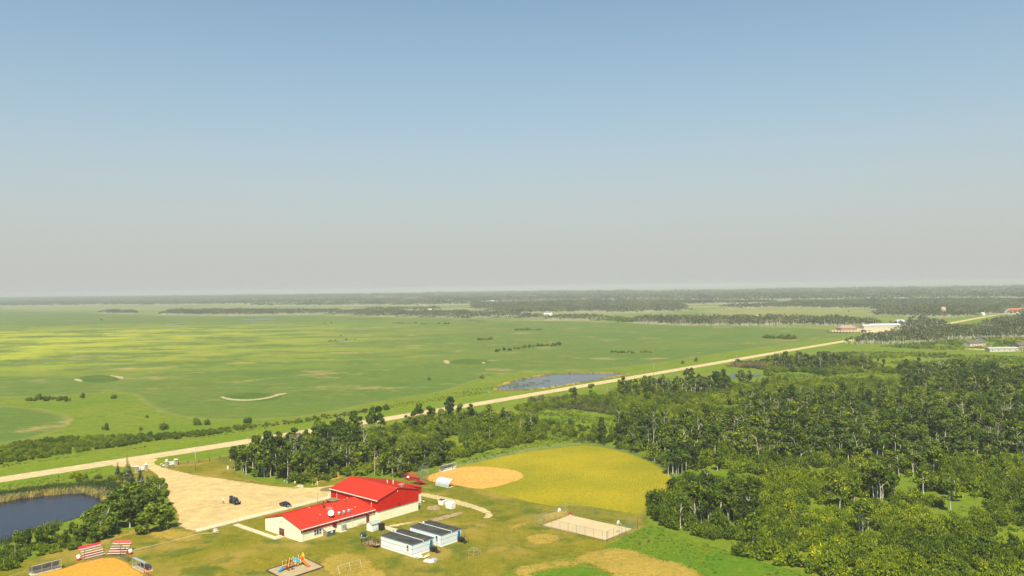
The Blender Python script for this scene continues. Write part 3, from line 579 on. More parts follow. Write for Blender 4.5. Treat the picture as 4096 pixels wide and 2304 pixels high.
def fill(poly, s_as, s_sh, pfun, excl, lab_a, lab_s, lime=.3, snagp=.06):
    Q = jit(poly, s_as, excl=excl); p = pfun(Q); ok, px, py, D = inview(Q)
    if excl is CLEAR:
        for k in (18, 36, 54, 72):
            f = ((py - 1149) / np.maximum(60, py - 1149 - k))[:, None]
            for e_ in excl: ok &= ~pip(Q * f, e_)
    Q = Q[ok]; p = p[ok]; u = rng.uniform(0, 1, len(Q))
    for q in Q[u < p]:
        (snag if rng.uniform() < snagp else asp).append((q[0], q[1], lab_a))
    Q = jit(poly, s_sh, excl=excl); p = pfun(Q); ok, px, py, D = inview(Q, 4); Q = Q[ok]; p = p[ok]; u = rng.uniform(0, 1, len(Q)); v = vnoise(Q, 22, 5); dens = vnoise(Q, 26, 9) * .5 + vnoise(Q, 9, 10) * .5 + (pip(Q, MID_LOW) if poly is MIDDLE else 0)
    near = D[ok] < 330
    for gx, gy in TGAP: p = np.where((Q[:, 0] - gx) ** 2 + (Q[:, 1] - gy) ** 2 < 34, 9.0, p)
    for q, vv, nn in zip(Q[(u > p * .9) & (dens > .30)], v[(u > p * .9) & (dens > .30)], near[(u > p * .9) & (dens > .30)]):
        (shl if (vv + rng.uniform(-.2, .2) > (.40 if nn else .60) and rng.uniform() < lime * 2.2) else shr).append((q[0], q[1], lab_s))
def pright(Q):
    p = np.zeros(len(Q))
    for z_, q in ASPENZ: p = np.maximum(p, pip(Q, z_) * q)
    return np.clip(np.maximum(p, .025 + .42 * (vnoise(Q, 45, 3) > .66) * (Q[:, 1] > 330)), 0, 1)
fill(RIGHT, 4.6, 3.5, pright, CLEAR, 'white-trunked aspen in the wood right of the mown ball field', 'willow shrub in the thicket right of the mown ball field')
fill(MIDDLE, 3.7, 3.6, lambda Q: np.maximum(np.maximum(pip(Q, MID_LEFT) * .80, pip(Q, MID_LOW) * .6), .05 + 0 * Q[:, 0]), [ROADP], 'white-trunked aspen in the stand between gravel road and red-roofed hall', 'willow shrub in the stand between gravel road and red-roofed hall', .12)
for (x_, y_, n_) in ((1500, 1722, 4), (1390, 1750, 3), (1440, 1738, 2), (1715, 1678, 4), (1790, 1662, 3), (1830, 1658, 2), (2985, 1540, 5), (1040, 1850, 4)):
    for k in range(n_):
        g_ = G(x_ + random.uniform(-28, 28), y_ + random.uniform(-5, 5)); asp.append((*g_, 'tall aspen standing above the thicket beside the gravel road'))
NA, NS = 200, 300
for x_, y_, n_ in TCL:
    gx, gy = G(x_, y_); wide = 3.2 if n_ > 3 else 2.0
    for k in range(n_):
        i_ = random.randrange(len(TALL)); X_ = gx + random.uniform(-wide, wide); Y_ = gy + random.uniform(-1.6, 1.6); s = random.uniform(.7, 1.05)
        t = thing('aspen_tree', 'bare-trunked pale aspen ' + ('at the front of the stand behind the lot' if x_ < 1800 else 'in the clump beside the outfield edge' if x_ < 2760 else 'in the lower group of pale trunks' if y_ > 2040 else 'in the middle group of pale trunks' if y_ > 1880 else 'in the long pale row, ' + ('left end' if x_ < 3100 else 'middle' if x_ < 3450 else 'right of middle' if x_ < 3700 else 'right end')), 'tree', (X_, Y_, 0), random.uniform(0, 6.28), 'pale aspen trunks ' + ('behind the lot' if x_ < 1800 else 'of the right wood'))
        t.rotation_euler = (random.gauss(0, .06), random.gauss(0, .06), random.uniform(0, 6.28)); t.scale = (s * 1.1, s * 1.1, s); link('trunk', TALL_TR[i_], t); link('crown', TALL_CR[i_], t)
def part_big(lst, n, maxd=1e9):
    lst = sorted(lst, key=lambda t: t[1] + .15 * abs(t[0])); return lst[:n], lst[n:]
def zonew(x, y, lab):
    v = Vector((x, y, -H)); c = v.dot(FW); px = 2048 + F * v.dot(RT) / c; py = 1152 - F * v.dot(UP) / c
    if 'stand between' in lab:
        return ('at the end nearest the gate lawn' if px < 1090 else 'behind the two drums' if px < 1260 else 'above the red hall roof' if px < 1500 else 'by the far bleachers' if px < 1720 else 'along the ball field fence' if px < 1950 else 'at its far right end') + (', front row' if py > 1870 else ', back rows')
    if 'right of the mown' in lab:
        a = 'left part' if px < 2700 else 'middle part' if px < 3150 else 'right of centre' if px < 3400 else 'right part' if px < 3650 else 'near right edge' if px < 3880 else 'right edge'
        b = 'nearest the lush strip' if py > 2150 else 'below the outfield corner' if py > 2000 else 'level with the outfield' if py > 1880 else 'beyond the outfield' if py > 1760 else 'deep in the wood'
        return a + ', ' + b
    return 'left of the tall ones' if px < 1450 else 'second tall clump' if px < 1650 else 'third tall clump' if px < 1900 else 'beside the small pond'
def zlab(x, y, lab):
    s = lab.replace('white-trunked ', 'white-trunked ').replace(' in the wood right of the mown ball field', ' in right wood').replace(' in the thicket right of the mown ball field', ' in right thicket').replace(' in the stand between gravel road and red-roofed hall', ' in stand behind the lot').replace(' standing above the thicket beside the gravel road', ' by the gravel road')
    return s + ', ' + zonew(x, y, lab)
a1, a2 = part_big(asp, NA)
protoA = []
for k in range(len(ASP)):
    pass
def place_tree(kind, cat, tr, cr_, x, y, s, sz, lab, grp):
    t = thing(kind, lab, cat, (x, y, 0), random.uniform(0, 6.28), grp); t.scale = (s, s, sz)
    link('trunk', tr, t); link('crown', cr_, t); return t
for (x, y, lab) in a1:
    k = random.randrange(len(ASP)); s = random.uniform(.70, 1.12); place_tree('aspen_tree', 'tree', ASP_TR[k], ASP_CR[k], x, y, s, s * random.uniform(.80, 1.02) * (.86 if x < 0 and y > 315 else 1), zlab(x, y, lab), 'aspens ' + ('of the wood right of the ball field' if 'right' in lab else 'by the gravel road' if 'tall' in lab else 'between road and hall'))
gn_scatter('aspen_wood', np.array([(x, y) for x, y, _ in a2]), ASP_FULL, .68, 1.1, 'aspen wood stretching away right of the gravel road')
allsh = [(x, y, l, 0) for x, y, l in shr] + [(x, y, l, 1) for x, y, l in shl]
allsh.sort(key=lambda t: t[1] + .15 * abs(t[0])); s1, s2 = allsh[:NS - 60], allsh[NS - 60:]
for (x, y, lab, k) in s1:
    o = link('young_willow_shrub' if k else 'willow_shrub', random.choice(SHL if k else SH), None, (x, y, 0), random.uniform(0, 6.28))
    tag(o, ('yellow-green ' if k else 'dark green ') + zlab(x, y, lab), 'shrub', ('yellow-green' if k else 'dark') + ' shrubs ' + ('of the right thicket' if 'right' in lab else 'between road and hall')); s = random.uniform(.75, 1.15); o.scale = (s, s, s * random.uniform(.8, 1.15))
gn_scatter('willow_thicket', np.array([(x, y) for x, y, l, k in s2 if not k]), SH, .55, 1.15, 'dark willow thicket filling the wood among the aspens')
gn_scatter('young_willow_thicket', np.array([(x, y) for x, y, l, k in s2 if k]), SHL, .65, 1.1, 'yellow-green young willow thicket beyond the nearest shrubs')
for (x, y, l) in sorted(snag, key=lambda t: t[1])[:110]:
    k = random.randrange(len(SN)); o = link('dead_tree', SN_FULL[k], None, (x, y, 0), random.uniform(0, 6.28)); s = random.uniform(.75, 1.15); o.scale = (s, s, s)
    tag(o, 'dead ' + zlab(x, y, l).replace('white-trunked ', '').replace('standing ', ''), 'tree', 'dead trees ' + ('of the right wood' if 'right' in l else 'between road and hall'))
# road-side hedge of low willow and shrubs that dot the crop
HEDGE = W([(-60, 1800), (98, 1768), (245, 1754), (454, 1745), (629, 1743), (804, 1728), (900, 1716), (1000, 1702), (1000, 1712), (900, 1735), (769, 1750), (594, 1768), (524, 1782), (280, 1814), (140, 1838), (0, 1856), (-60, 1870)])
Q = jit(HEDGE, 2.7); gn_scatter('roadside_thicket', Q, SH, .42, .62, 'low dark willow thicket along the far side of the gravel road', zs=(.6, .9))
Q = jit(W([(1000, 1704), (1200, 1680), (1420, 1648), (1550, 1625), (1550, 1632), (1420, 1660), (1200, 1692), (1000, 1714)]), 3.2); Q = Q[vnoise(Q, 15, 2) > .4]; gn_scatter('roadside_brush', Q, SH[:3] + SHG, .3, .55, 'sparse brush on the grassy strip beyond the road')
Q = jit(W([(2120, 1602), (2300, 1592), (2420, 1606), (2500, 1640), (2470, 1662), (2330, 1640), (2200, 1632)]), 3.4); gn_scatter('grey_thicket', Q, SHG, .9, 1.3, 'grey-brown brush at the near edge of the right wood')
Q = jit(W([(2960, 1455), (3100, 1440), (3150, 1470), (3050, 1480), (2900, 1465)]), 4.0); gn_scatter('grey_thicket', Q, SHG, .9, 1.4, 'grey brush near the small pond')
Q = jit(W([(2050, 1690), (2330, 1700), (2450, 1735), (2300, 1750), (2180, 1740)]), 5.2); gn_scatter('meadow_brush', Q, SH + SHL, .45, .8, 'scattered bushes in the green meadow before the wood')
def bush(px, py, s, lab, m=None, sz=1.0):
    o = link('field_bush', m or random.choice(SH), None, G(px, py), random.uniform(0, 6.28)); o.scale = (s, s, s * sz); return tag(o, lab, 'bush')
isl = [('long dark clump of bushes in the middle of the crop', [(1985 + i * 15 + random.uniform(-6, 6), 1406 - i * 1.7 + random.uniform(-3, 3)) for i in range(18)] + [(2120 + i * 17, 1386 - i * .5 + random.uniform(-2, 2)) for i in range(8)], .9),
    ('oval clump of bushes far out in the crop', [(2065 + i * 9, 1322 + random.uniform(-2.5, 2.5)) for i in range(12)], .85), ('small round clump of bushes left of the long clump', [(1912 + i * 9, 1359 + random.uniform(-2, 2)) for i in range(7)], .95),
    ('clump of bushes on the green rise above the pond', [(2445 + i * 9, 1411 + random.uniform(-3, 3)) for i in range(11)], .7), ('small clump of bushes right of the clump above the pond', [(2566 + i * 8, 1410 + random.uniform(-1, 1)) for i in range(6)], .7),
    ('big dark island of trees at the right of the crop', [(3055 + i * 7, 1354 + random.uniform(-3, 3)) for i in range(19)], 1.3), ('thin far row of bushes in the crop', [(1575 + i * 10, 1295 + random.uniform(-1.5, 1.5)) for i in range(10)] + [(1685 + i * 12, 1297 + random.uniform(-1.5, 1.5)) for i in range(10)], .9),
    ('dark bushes at the left edge of the crop', [(110 + i * 10, 1601 + random.uniform(-6, 5)) for i in range(17)], .75), ('bushes at the small three-cornered pond', [(1315 + i * 8, 1367 + random.uniform(-2, 1)) for i in range(6)] + [(1362, 1345), (1385, 1358), (1405, 1359), (1420, 1359)], .6),
    ('dark bushes by the small pond in the crop', [(1865 + i * 9, 1283) for i in range(8)] + [(1910 + i * 9, 1289) for i in range(4)], .6)]
for lab, pts, s in isl:
    for p in pts: bush(p[0], p[1], s * random.uniform(.7, 1.15), lab, sz=random.uniform(.7, 1.0))['group'] = lab.replace('clump', 'clumps')
for p, s, l in (((332, 1592), .8, 'lone round bush just right of the dark bushes at the left crop edge'), ((455, 1594), .75, 'second lone bush at the left crop edge'), ((780, 1698), 1.0, 'taller of the two bushes beside the field corner'), ((795, 1700), .9, 'right-hand of the paired bushes beside the field corner'), ((832, 1698), .8, 'separate bush right of the paired bushes at the field corner'),
                ((660, 1718), .95, 'spreading low bush left of the paired bushes'), ((425, 1720), .8, 'low wide bush above the roadside thicket'), ((560, 1722), .5, 'small faint bush above the roadside thicket'), ((590, 1671), .5, 'small bush near the field bend'), ((1718, 1520), .75, 'lone bush below the ringed slough'),
                ((1930, 1514), .8, 'lone bush near the upper left of the large pond'), ((992, 1692), .9, 'round dark bush on the strip between field and road'), ((2785, 1447), .9, 'dark bush on the green strip far along the road'), ((2730, 1455), .7, 'flat brownish bush beside the far road'), ((1297, 1294), .8, 'far left one of two tiny bushes in the crop'), ((1327, 1292), .8, 'far right one of two tiny bushes in the crop'),
                ((1545, 1640), .9, 'dark bush near the road beyond the stand'), ((405, 1281), 1.2, 'tiny tree alone on the far left of the crop'), ((2950, 1452), 1.2, 'dark bush beside the utility pole along the road'), ((3395, 1246), 1.0, 'dark round tree above the far aspen belt')):
    bush(*p, s, l)
# left pond: trees, spruces, reeds
PT = [(592, 2135, 1.15), (640, 2120, 1.2), (655, 2090, .9), (560, 2085, 1.2), (520, 2110, 1.2), (600, 2060, 1.15), (640, 2030, 1.05), (545, 2040, 1.1), (490, 2060, 1.15), (470, 2110, 1.1), (430, 2140, 1.15), (400, 2110, 1.05), (440, 2075, 1.0), (500, 2005, .9), (560, 2000, .95), (615, 1995, .95), (640, 1975, .8), (370, 2150, .95), (405, 2160, .85), (670, 2118, .75), (350, 2128, .9)]
PTR = [p[0].mesh('trunk', M_bark) for p in POP]; L_pop = leafmat('poplar leaves', (.04, .085, .004), (.14, .20, .008), (.28, .32, .02)); PCR = [build_plant('crown', p[1], p[2], L_pop) for p in POP]
for i, (px, py, s) in enumerate(PT):
    place_tree('poplar_tree', 'tree', PTR[i % 4], PCR[i % 4], *G(px, py), s, s * random.uniform(.85, 1.05), 'leafy green poplar in the grove between pond and parking lot', 'poplars between pond and lot')
for i in range(56):
    t = i / 55; px = 20 + 360 * t + random.uniform(-16, 16); py = 2232 - 70 * t + random.uniform(-26, 20)
    if i % 4 == 0 and px > 60: place_tree('poplar_tree', 'tree', PTR[i % 4], PCR[i % 4], *G(px, py - 8), .45, .62, 'slender young poplar on the near bank of the left pond', 'young poplars on the pond bank')
    else:
        o = link('bank_shrub', random.choice(SH[:3] + SHL), None, G(px, py), random.uniform(0, 6)); o.scale = (random.uniform(.38, .62),) * 3; tag(o, 'willow shrub on the near bank of the left pond', 'shrub', 'shrubs on the pond bank')
for i in range(12):
    o = link('bank_shrub', random.choice(SH), None, G(random.uniform(-40, 60), random.uniform(2215, 2280)), random.uniform(0, 6)); o.scale = (.85,) * 3; tag(o, 'dark willow shrub in the lower left corner by the pond', 'shrub', 'shrubs in the corner by the pond')
for i in range(16):
    o = link('far_bank_shrub', random.choice(SH + SHL), None, G(300 + i * 13 + random.uniform(-8, 8), 1905 + random.uniform(0, 30) + i * .9), random.uniform(0, 6)); s = random.uniform(.5, .8); o.scale = (s, s, s * .8); tag(o, 'rounded shrub behind the reeds of the left pond', 'shrub', 'shrubs behind the pond reeds')
ST = [s[0].mesh('trunk', M_barkd) for s in SP]; SC = [build_plant('crown', s[1], s[2], L_spruce) for s in SP]; SC[2] = build_plant('crown', SP[2][1], SP[2][2], leafmat('sparse spruce needles', (.10, .11, .04), (.2, .2, .08), (.3, .27, .12), .05))
for px, py, k, s, l in ((510, 1926, 2, 1.0, 'tall thin spruce with sparse yellowish top at the roundabout lawn'), (471, 1906, 0, .85, 'narrow blue-green spruce left of the sparse tall one'), (498, 1920, 1, .8, 'short blue spruce below the sparse tall one'), (518, 1905, 1, .95, 'broad spruce at the foot of the gate wall'), (530, 1958, 0, .95, 'spruce left of three above the poplar grove'),
                        (562, 1950, 0, 1.05, 'tallest spruce in the middle of three above the poplar grove'), (590, 1968, 0, .9, 'spruce right of three above the poplar grove'), (623, 1952, 1, .8, 'spruce tip behind the poplars nearest the lot'), (345, 1915, 1, .5, 'little spruce in the shrubs behind the pond')):
    t = thing('spruce_tree', l, 'spruce', G(px, py) + (0,), random.uniform(0, 6)); t.scale = (s, s, s); link('trunk', ST[k], t); link('crown', SC[k], t)
def band(poly, off0, off1, s, n=None):
    P = np.array(poly); lo, hi = P.min(0) - off1 - 2, P.max(0) + off1 + 2; X, Y = np.meshgrid(np.arange(lo[0], hi[0], s), np.arange(lo[1], hi[1], s)); Q = np.stack([X.ravel(), Y.ravel()], 1) + rng.uniform(-.5, .5, (X.size, 2)) * s
    d = -sdist(Q, poly); return Q[(d > off0) & (d < off1)]
pp = smoothpoly(W(POND1)); Q = band(pp, -.5, 4.2, 1.15); Q = Q[(Q[:, 0] > -190) & (Q[:, 1] > 250)]
gn_scatter('reeds', Q, REED + REEDG[:1], .6, .95, 'tan reeds fringing the far bank of the left pond')
Q = band(pp, 3.5, 11, 1.3); Q = Q[(Q[:, 0] > -190) & (Q[:, 1] > 250)]; gn_scatter('green_reeds', Q, REEDG, .9, 1.3, 'green reeds behind the tan reeds of the left pond')
Q = band(pp, -.4, 1.2, 1.2); Q = Q[(Q[:, 0] > -190) & (Q[:, 1] < 232)]; gn_scatter('bank_reeds', Q, REEDG, .7, 1.1, 'thin green reeds on the near bank of the left pond')
pp2 = smoothpoly(W(POND2)); Q = band(pp2, -.3, 1.3, 1.2); Q = Q[Q[:, 1] - 1.14 * Q[:, 0] > 503]; gn_scatter('reeds', Q, REED, .45, .6, 'pale reeds around the pond beyond the gravel road')
# tall grass
def tufts(nm, poly, s, a, b, lab, excl=()):
    Q = jit(poly, s, excl=excl); Q = Q[vnoise(Q, 9, 4) > .35]; gn_scatter(nm, Q, TUF, a, b, lab)
tufts('tall_grass', W([(-20, 1875), (325, 1825), (900, 1740), (1500, 1645), (1900, 1580), (2200, 1535), (2200, 1520), (1900, 1555), (1450, 1640), (1000, 1715), (600, 1790), (100, 1850), (-20, 1860)]), 2.6, .5, .9, 'tall green grass along the far side of the road')
tufts('roadside_weeds', W([(0, 1945), (325, 1890), (420, 1875), (400, 1890), (250, 1925), (0, 1965)]), 1.4, .3, .7, 'weeds along the near side of the road')
tufts('meadow_grass', W([(2190, 1750), (2050, 1770), (1850, 1850), (1830, 1862), (2290, 1775), (2490, 1735), (2450, 1670), (2200, 1630), (2060, 1640)]), 2.4, .5, 1.0, 'tall meadow grass between the stands of trees')
tufts('strip_grass', W([(2460, 2170), (2560, 2120), (2620, 2102), (2740, 2157), (2880, 2197), (3060, 2257), (3300, 2320), (2900, 2325), (2720, 2255), (2560, 2215)]), 1.5, .25, .6, 'lush grass tufts on the strip before the thicket')
for ci_, c_ in enumerate(CLEAR[:-1]): tufts('clearing_grass', c_, 3.0, .6, 1.2, 'bright tall grass in a clearing of the wood')
tufts('thicket_floor', RIGHT, 5.5, .7, 1.5, 'grass and low growth on the floor of the wood')
# distant woods
def woods(nm, pts, s, meshes, a, b, lab, thr=None, sc=300, seed=1):
    Q = jit(W(pts), s)
    if thr is not None: Q = Q[vnoise(Q * np.array([[.45, 1.0]]), sc, seed) > thr]
    ok, *_ = inview(Q, 14, 250); gn_scatter(nm, Q[ok], meshes, a, b, lab, flatrot=0.0)
woods('aspen_belt', [(2540, 1287), (2560, 1294), (2720, 1303), (2900, 1303), (3120, 1306), (3200, 1302), (3480, 1308), (3470, 1292), (3200, 1284), (2800, 1280), (2560, 1279)], 22, GRV, .8, 1.1, 'belt of aspens along the far edge of the crop')
woods('aspen_belt', [(660, 1260), (1000, 1263), (1300, 1258), (1340, 1250), (1000, 1247), (700, 1248)], 28, GRV, .95, 1.25, 'far belt of bare-looking aspens at the upper left of the crop')
woods('aspen_belt', [(410, 1255), (530, 1257), (530, 1250), (420, 1249)], 24, GRV, .8, 1.1, 'small far grove left of the belt of aspens')
woods('aspen_belt', [(1300, 1258), (1500, 1266), (1850, 1272), (2170, 1276), (2170, 1266), (1800, 1252), (1400, 1247)], 30, GRV + LGR, .8, 1.05, 'far mixed wood behind the crop')
woods('aspen_belt', [(2215, 1282), (2400, 1283), (2400, 1272), (2230, 1270)], 24, GRV, .7, 1.0, 'far clump of aspens at the middle of the crop edge')
woods('far_forest', [(1980, 1262), (2200, 1252), (2560, 1253), (2740, 1250), (2720, 1222), (2300, 1212), (1900, 1222)], 38, GRV, .85, 1.1, 'forest band behind the crop, middle', .18, 160, 4)
woods('low_thicket', [(2400, 1284), (2560, 1290), (2600, 1276), (2450, 1270)], 26, LGR, .8, 1.2, 'low thicket at the crop edge')
woods('far_forest', [(3440, 1376), (3600, 1378), (3700, 1378), (3740, 1362), (3980, 1352), (4300, 1358), (4400, 1320), (4096, 1316), (3920, 1322), (3740, 1332), (3600, 1340), (3500, 1352)], 17, GRV, .65, .95, 'wood between the farm and the trailer on the right')
woods('low_thicket', [(3440, 1388), (3800, 1400), (4400, 1372), (4400, 1350), (3980, 1352), (3740, 1366), (3600, 1384)], 22, LGR, .45, .7, 'low thicket in front of the far right wood', .35, 60, 3)
woods('low_thicket', [(3350, 1418), (3480, 1408), (3800, 1418), (4500, 1450), (4500, 1480), (3700, 1470), (3500, 1458)], 15, LGR, .35, .6, 'bushes dotting the green band before the far houses', .58, 30, 41)
woods('far_forest', [(3905, 1322), (4400, 1330), (4400, 1275), (4096, 1272), (4010, 1284), (3950, 1300)], 20, GRV, .6, .85, 'wood along the road at the far right', .28, 90, 8)
woods('far_forest', [(3560, 1312), (3700, 1318), (3760, 1296), (3700, 1285), (3600, 1290)], 22, GRV + LGR, .6, .9, 'trees behind the white barn on the right', .2, 80, 6)
woods('far_forest', [(3000, 1232), (3480, 1238), (3640, 1258), (3800, 1262), (3980, 1252), (4100, 1232), (4500, 1236), (4500, 1205), (3900, 1200), (3200, 1206)], 34, GRV, .8, 1.1, 'dark forest beyond the pale pasture', .22, 170, 12)
woods('horizon_forest', [(-600, 1236), (400, 1222), (1000, 1226), (1900, 1224), (1900, 1200), (900, 1202), (-600, 1212)], 60, GRV, 1.3, 1.8, 'hazy forest near the horizon, left', .42, 420, 21)
woods('horizon_forest', [(1700, 1215), (3000, 1206), (4700, 1190), (4700, 1172), (3000, 1178), (1700, 1190)], 75, GRV, 1.6, 2.2, 'hazy forest near the horizon, right', .30, 420, 22)
woods('horizon_forest', [(-800, 1214), (1000, 1203), (1700, 1196), (1700, 1182), (-800, 1200)], 95, GRV, 2.0, 2.8, 'palest forest at the horizon, left', .28, 700, 23)
woods('horizon_forest', [(1700, 1190), (4700, 1172), (4700, 1150), (1700, 1176)], 110, GRV, 2.0, 2.8, 'palest forest at the horizon, right', .28, 700, 24)
woods('far_forest', [(1340, 1256), (1960, 1262), (2180, 1254), (2180, 1240), (1900, 1236), (1500, 1240)], 34, GRV, .9, 1.15, 'forest on the low rise behind the far mixed wood', .42, 150, 31)
woods('far_forest', [(1900, 1240), (2720, 1246), (3100, 1232), (3100, 1212), (2400, 1206), (1900, 1216)], 36, GRV, .95, 1.25, 'broad hazy forest behind the middle of the plain', .26, 200, 32)
woods('far_forest', [(3480, 1262), (3760, 1276), (3960, 1262), (4500, 1262), (4500, 1236), (3950, 1238), (3700, 1244), (3560, 1244)], 30, GRV, .8, 1.1, 'forest around the dark red house', .30, 130, 33)
woods('far_forest', [(2900, 1268), (3100, 1274), (3640, 1290), (3640, 1278), (3300, 1268), (3000, 1262)], 30, LGR + GRV[:2], .6, .9, 'scattered thickets on the pale pasture', .62, 90, 34)
woods('low_thicket', [(3600, 1320), (3860, 1330), (3960, 1318), (3900, 1300), (3780, 1300)], 22, LGR + GRV[:2], .5, .8, 'thickets beside the far gravel road', .40, 60, 35)
# ------------------------------------------------------------------ school buildings
M_cream = mat('cream siding', (.90, .85, .62), .75, .04, .3)
M_red = mat('red siding', (.58, .016, .006), .6, .06, .4, spec=.2)
M_roof = mat('red metal roof', (.52, .040, .020), .5, .05, .25, spec=.25)
M_trim = mat('white trim', (.86, .84, .78), .6, .04)
M_maroon = mat('maroon paint', (.26, .035, .025), .6, .1)
M_glass = mat('dark glass', (.03, .035, .045), .08, .05, spec=.8)
M_galv = mat('galvanised metal', (.55, .57, .58), .4, .1, 1.0, metal=.5)
M_white = mat('white paint', (.88, .88, .86), .55, .04)
M_grey = mat('grey paint', (.33, .35, .33), .6, .1)
M_black = mat('black metal', (.018, .018, .02), .5, .1)
M_shing = mat('charcoal roofing', (.034, .036, .042), .95, .15, .35, col2=(.085, .08, .062), spec=.1)
M_blue = mat('blue trim', (.16, .25, .40), .6, .05)
M_pale = mat('pale blue-grey siding', (.76, .80, .84), .7, .04, .3)
M_teal = mat('teal door', (.015, .20, .28), .5, .08)
M_wood = mat('weathered wood', (.45, .30, .15), .85, .2, 1.2)
M_woodg = mat('grey wood', (.35, .31, .24), .9, .2, 1.0)
BO = (-39.4, 231.8)
def seam_roof(name, root, a, b, c, d, m, th=.10, pitch=.55, mi_name='roof_rib'):
    """metal roof slope a-b (eave) to d-c (ridge) with standing ribs; a,b,c,d counter-clockwise seen from above"""
    rf = MB().slab(a, b, c, d, th).obj(name, m, root)
    a, b, c, d = map(Vector, (a, b, c, d)); n = (b - a).cross(d - a).normalized(); L_ = (b - a).length; k = int(L_ / pitch); rb = MB()
    e = (b - a).normalized() * .055
    for i in range(k + 1):
        t = i / k; p, q = a.lerp(b, t), d.lerp(c, t); rb.add([p - e, p + e, q + e, q - e, p - e + n * .11, p + e + n * .11, q + e + n * .11, q - e + n * .11], [(4, 5, 6, 7), (0, 1, 5, 4), (1, 2, 6, 5), (2, 3, 7, 6), (3, 0, 4, 7)])
    rb.obj(mi_name, m, rf, kind='stuff'); return rf
# gymnasium: x 0..-22.6 (u), y 0..15.6 (v)
g = thing('gymnasium_building', 'tall red and cream gym hall with red ribbed metal roof', 'building', (*BO, 0), AU)
wl = MB().box(-22.5, .12, 0, -.12, 15.5, 3.0); wl.obj('lower_wall', M_cream, g)
def panels(bm_poly, axis, a, b, name, m, root): return MB().prism(bm_poly, axis, a, b).obj(name, m, root)
gp = [(0, 2.98), (15.6, 2.98), (15.6, 6.32), (7.6, 8.22), (0, 6.22)]
up = MB()
up.prism(gp, 'x', -22.6, 0); upo = up.obj('upper_wall', M_red, g)
rb = MB()
for i in range(52): y = .15 + i * .3; zt = 6.22 + (y / 7.6) * 2.0 if y < 7.6 else 8.22 - (y - 7.6) / 8 * 1.9; rb.box(.0, y, 3.0, .03, y + .04, zt - .05)
for i in range(75): x = -.15 - i * .3; rb.box(x - .04, -.03, 3.0, x, 0, 6.15)
rb.obj('siding_rib', M_red, upo, kind='stuff')
MB().box(-22.62, -.02, 2.90, .02, .1, 2.975).box(-.1, .1, 2.90, .02, 15.62, 2.975).obj('flashing', mat('grey flashing', (.30, .27, .24)), g)
seam_roof('roof_slope', g, (-22.8, -.35, 6.26), (.2, -.35, 6.26), (.2, 7.6, 8.40), (-22.8, 7.6, 8.40), M_roof)
seam_roof('roof_slope', g, (.2, 15.9, 6.36), (-22.8, 15.9, 6.36), (-22.8, 7.6, 8.40), (.2, 7.6, 8.40), M_roof)
MB().prism([(7.35, 8.36), (7.6, 8.46), (7.85, 8.36)], 'x', -22.82, .22).obj('ridge_cap', M_roof, g)
MB().box(-22.85, -.50, 6.05, .25, -.36, 6.24).obj('gutter', M_trim, g)
for x in (-19.4, -2.9): MB().tube([(x, -.42, 6.05), (x, -.10, 5.9), (x, -.10, 3.9), (x, -.35, 3.7)], .06, 5).obj('downspout', M_trim, g)
MB().box(.02, .2, 6.1, .14, .33, 6.3).obj('fascia', M_red, g)
vh = MB().box(.03, 7.55, 3.7, .35, 7.95, 4.1).obj('wall_vent', M_maroon, g)
MB().lathe([(.12, 0), (.16, .1), (.05, .22)], 8, (.14, 7.25, 7.4)).obj('wall_lamp', M_trim, g)
for x, y, h in ((-9.0, 11.0, .95), (-6.5, 11.2, 1.35)):
    zr = 8.40 - (y - 7.6) / 8.3 * 2.04; MB().lathe([(.10, -.2), (.10, h)], 8, (x, y, zr)).lathe([(.17, h), (.17, h + .18)], 8, (x, y, zr)).obj('vent_pipe', M_trim, g)
zr = 8.40 - (12.0 - 7.6) / 8.3 * 2.04; cu = MB().box(-4.2, 11.3, zr - .3, -2.9, 12.6, zr + .5).obj('roof_fan', M_trim, g); MB().lathe([(.95, .5), (1.0, .62), (1.0, .8), (.6, 1.0), (.2, 1.05)], 14, (-3.55, 11.95, zr)).obj('fan_hood', mat('faded red metal', (.62, .16, .11)), cu)
# annex on the far side
ax = MB(); ax.prism([(15.5, 0), (22.1, 0), (22.1, 3.0), (15.5, 3.0)], 'x', -22, -6.1); ax.obj('annex_wall', M_cream, g)
MB().prism([(15.5, 3.0), (22.2, 3.0), (22.2, 4.72), (15.5, 6.1)], 'x', -22.1, -6.0).obj('annex_upper_wall', M_red, g)
seam_roof('annex_roof', g, (-5.8, 22.45, 4.78), (-22.3, 22.45, 4.78), (-22.3, 15.93, 6.22), (-5.8, 15.93, 6.22), M_roof, .08)
MB().prism([(15.93, 6.22), (22.3, 4.80), (16.3, 6.5)], 'x', -5.9, -5.75).obj('fascia', M_red, g)
MB().box(-23.3, -.6, 0, -22.6, 1.3, 4.6).obj('corner_post', M_cream, g)
# class wing: x -18.8..-1.6, y -24.9..0
s = thing('school_wing', 'low cream school wing with red roof joined to the gym', 'building', (*BO, 0), AU)
WZ = 3.42; RZ = 5.55
MB().prism([(-18.8, 0), (-1.6, 0), (-1.6, WZ), (-10.2, RZ - .12), (-18.8, WZ)], 'y', -24.9, -.06).obj('wall', M_cream, s)
blk = MB()
for k in range(1, 16): blk.box(-18.79, -24.915, k * .2 + .19, -1.61, -24.903, k * .2 + .2)
seam_roof('roof_slope', s, (-1.15, -25.05, 3.46), (-1.15, -.06, 3.46), (-10.2, -.06, 5.66), (-10.2, -25.05, 5.66), M_roof)
seam_roof('roof_slope', s, (-19.2, -.06, 3.46), (-19.2, -25.05, 3.46), (-10.2, -25.05, 5.66), (-10.2, -.06, 5.66), M_roof)
MB().prism([(-10.45, 5.63), (-10.2, 5.74), (-9.95, 5.63)], 'y', -25.06, -.07).obj('ridge_cap', M_roof, s)
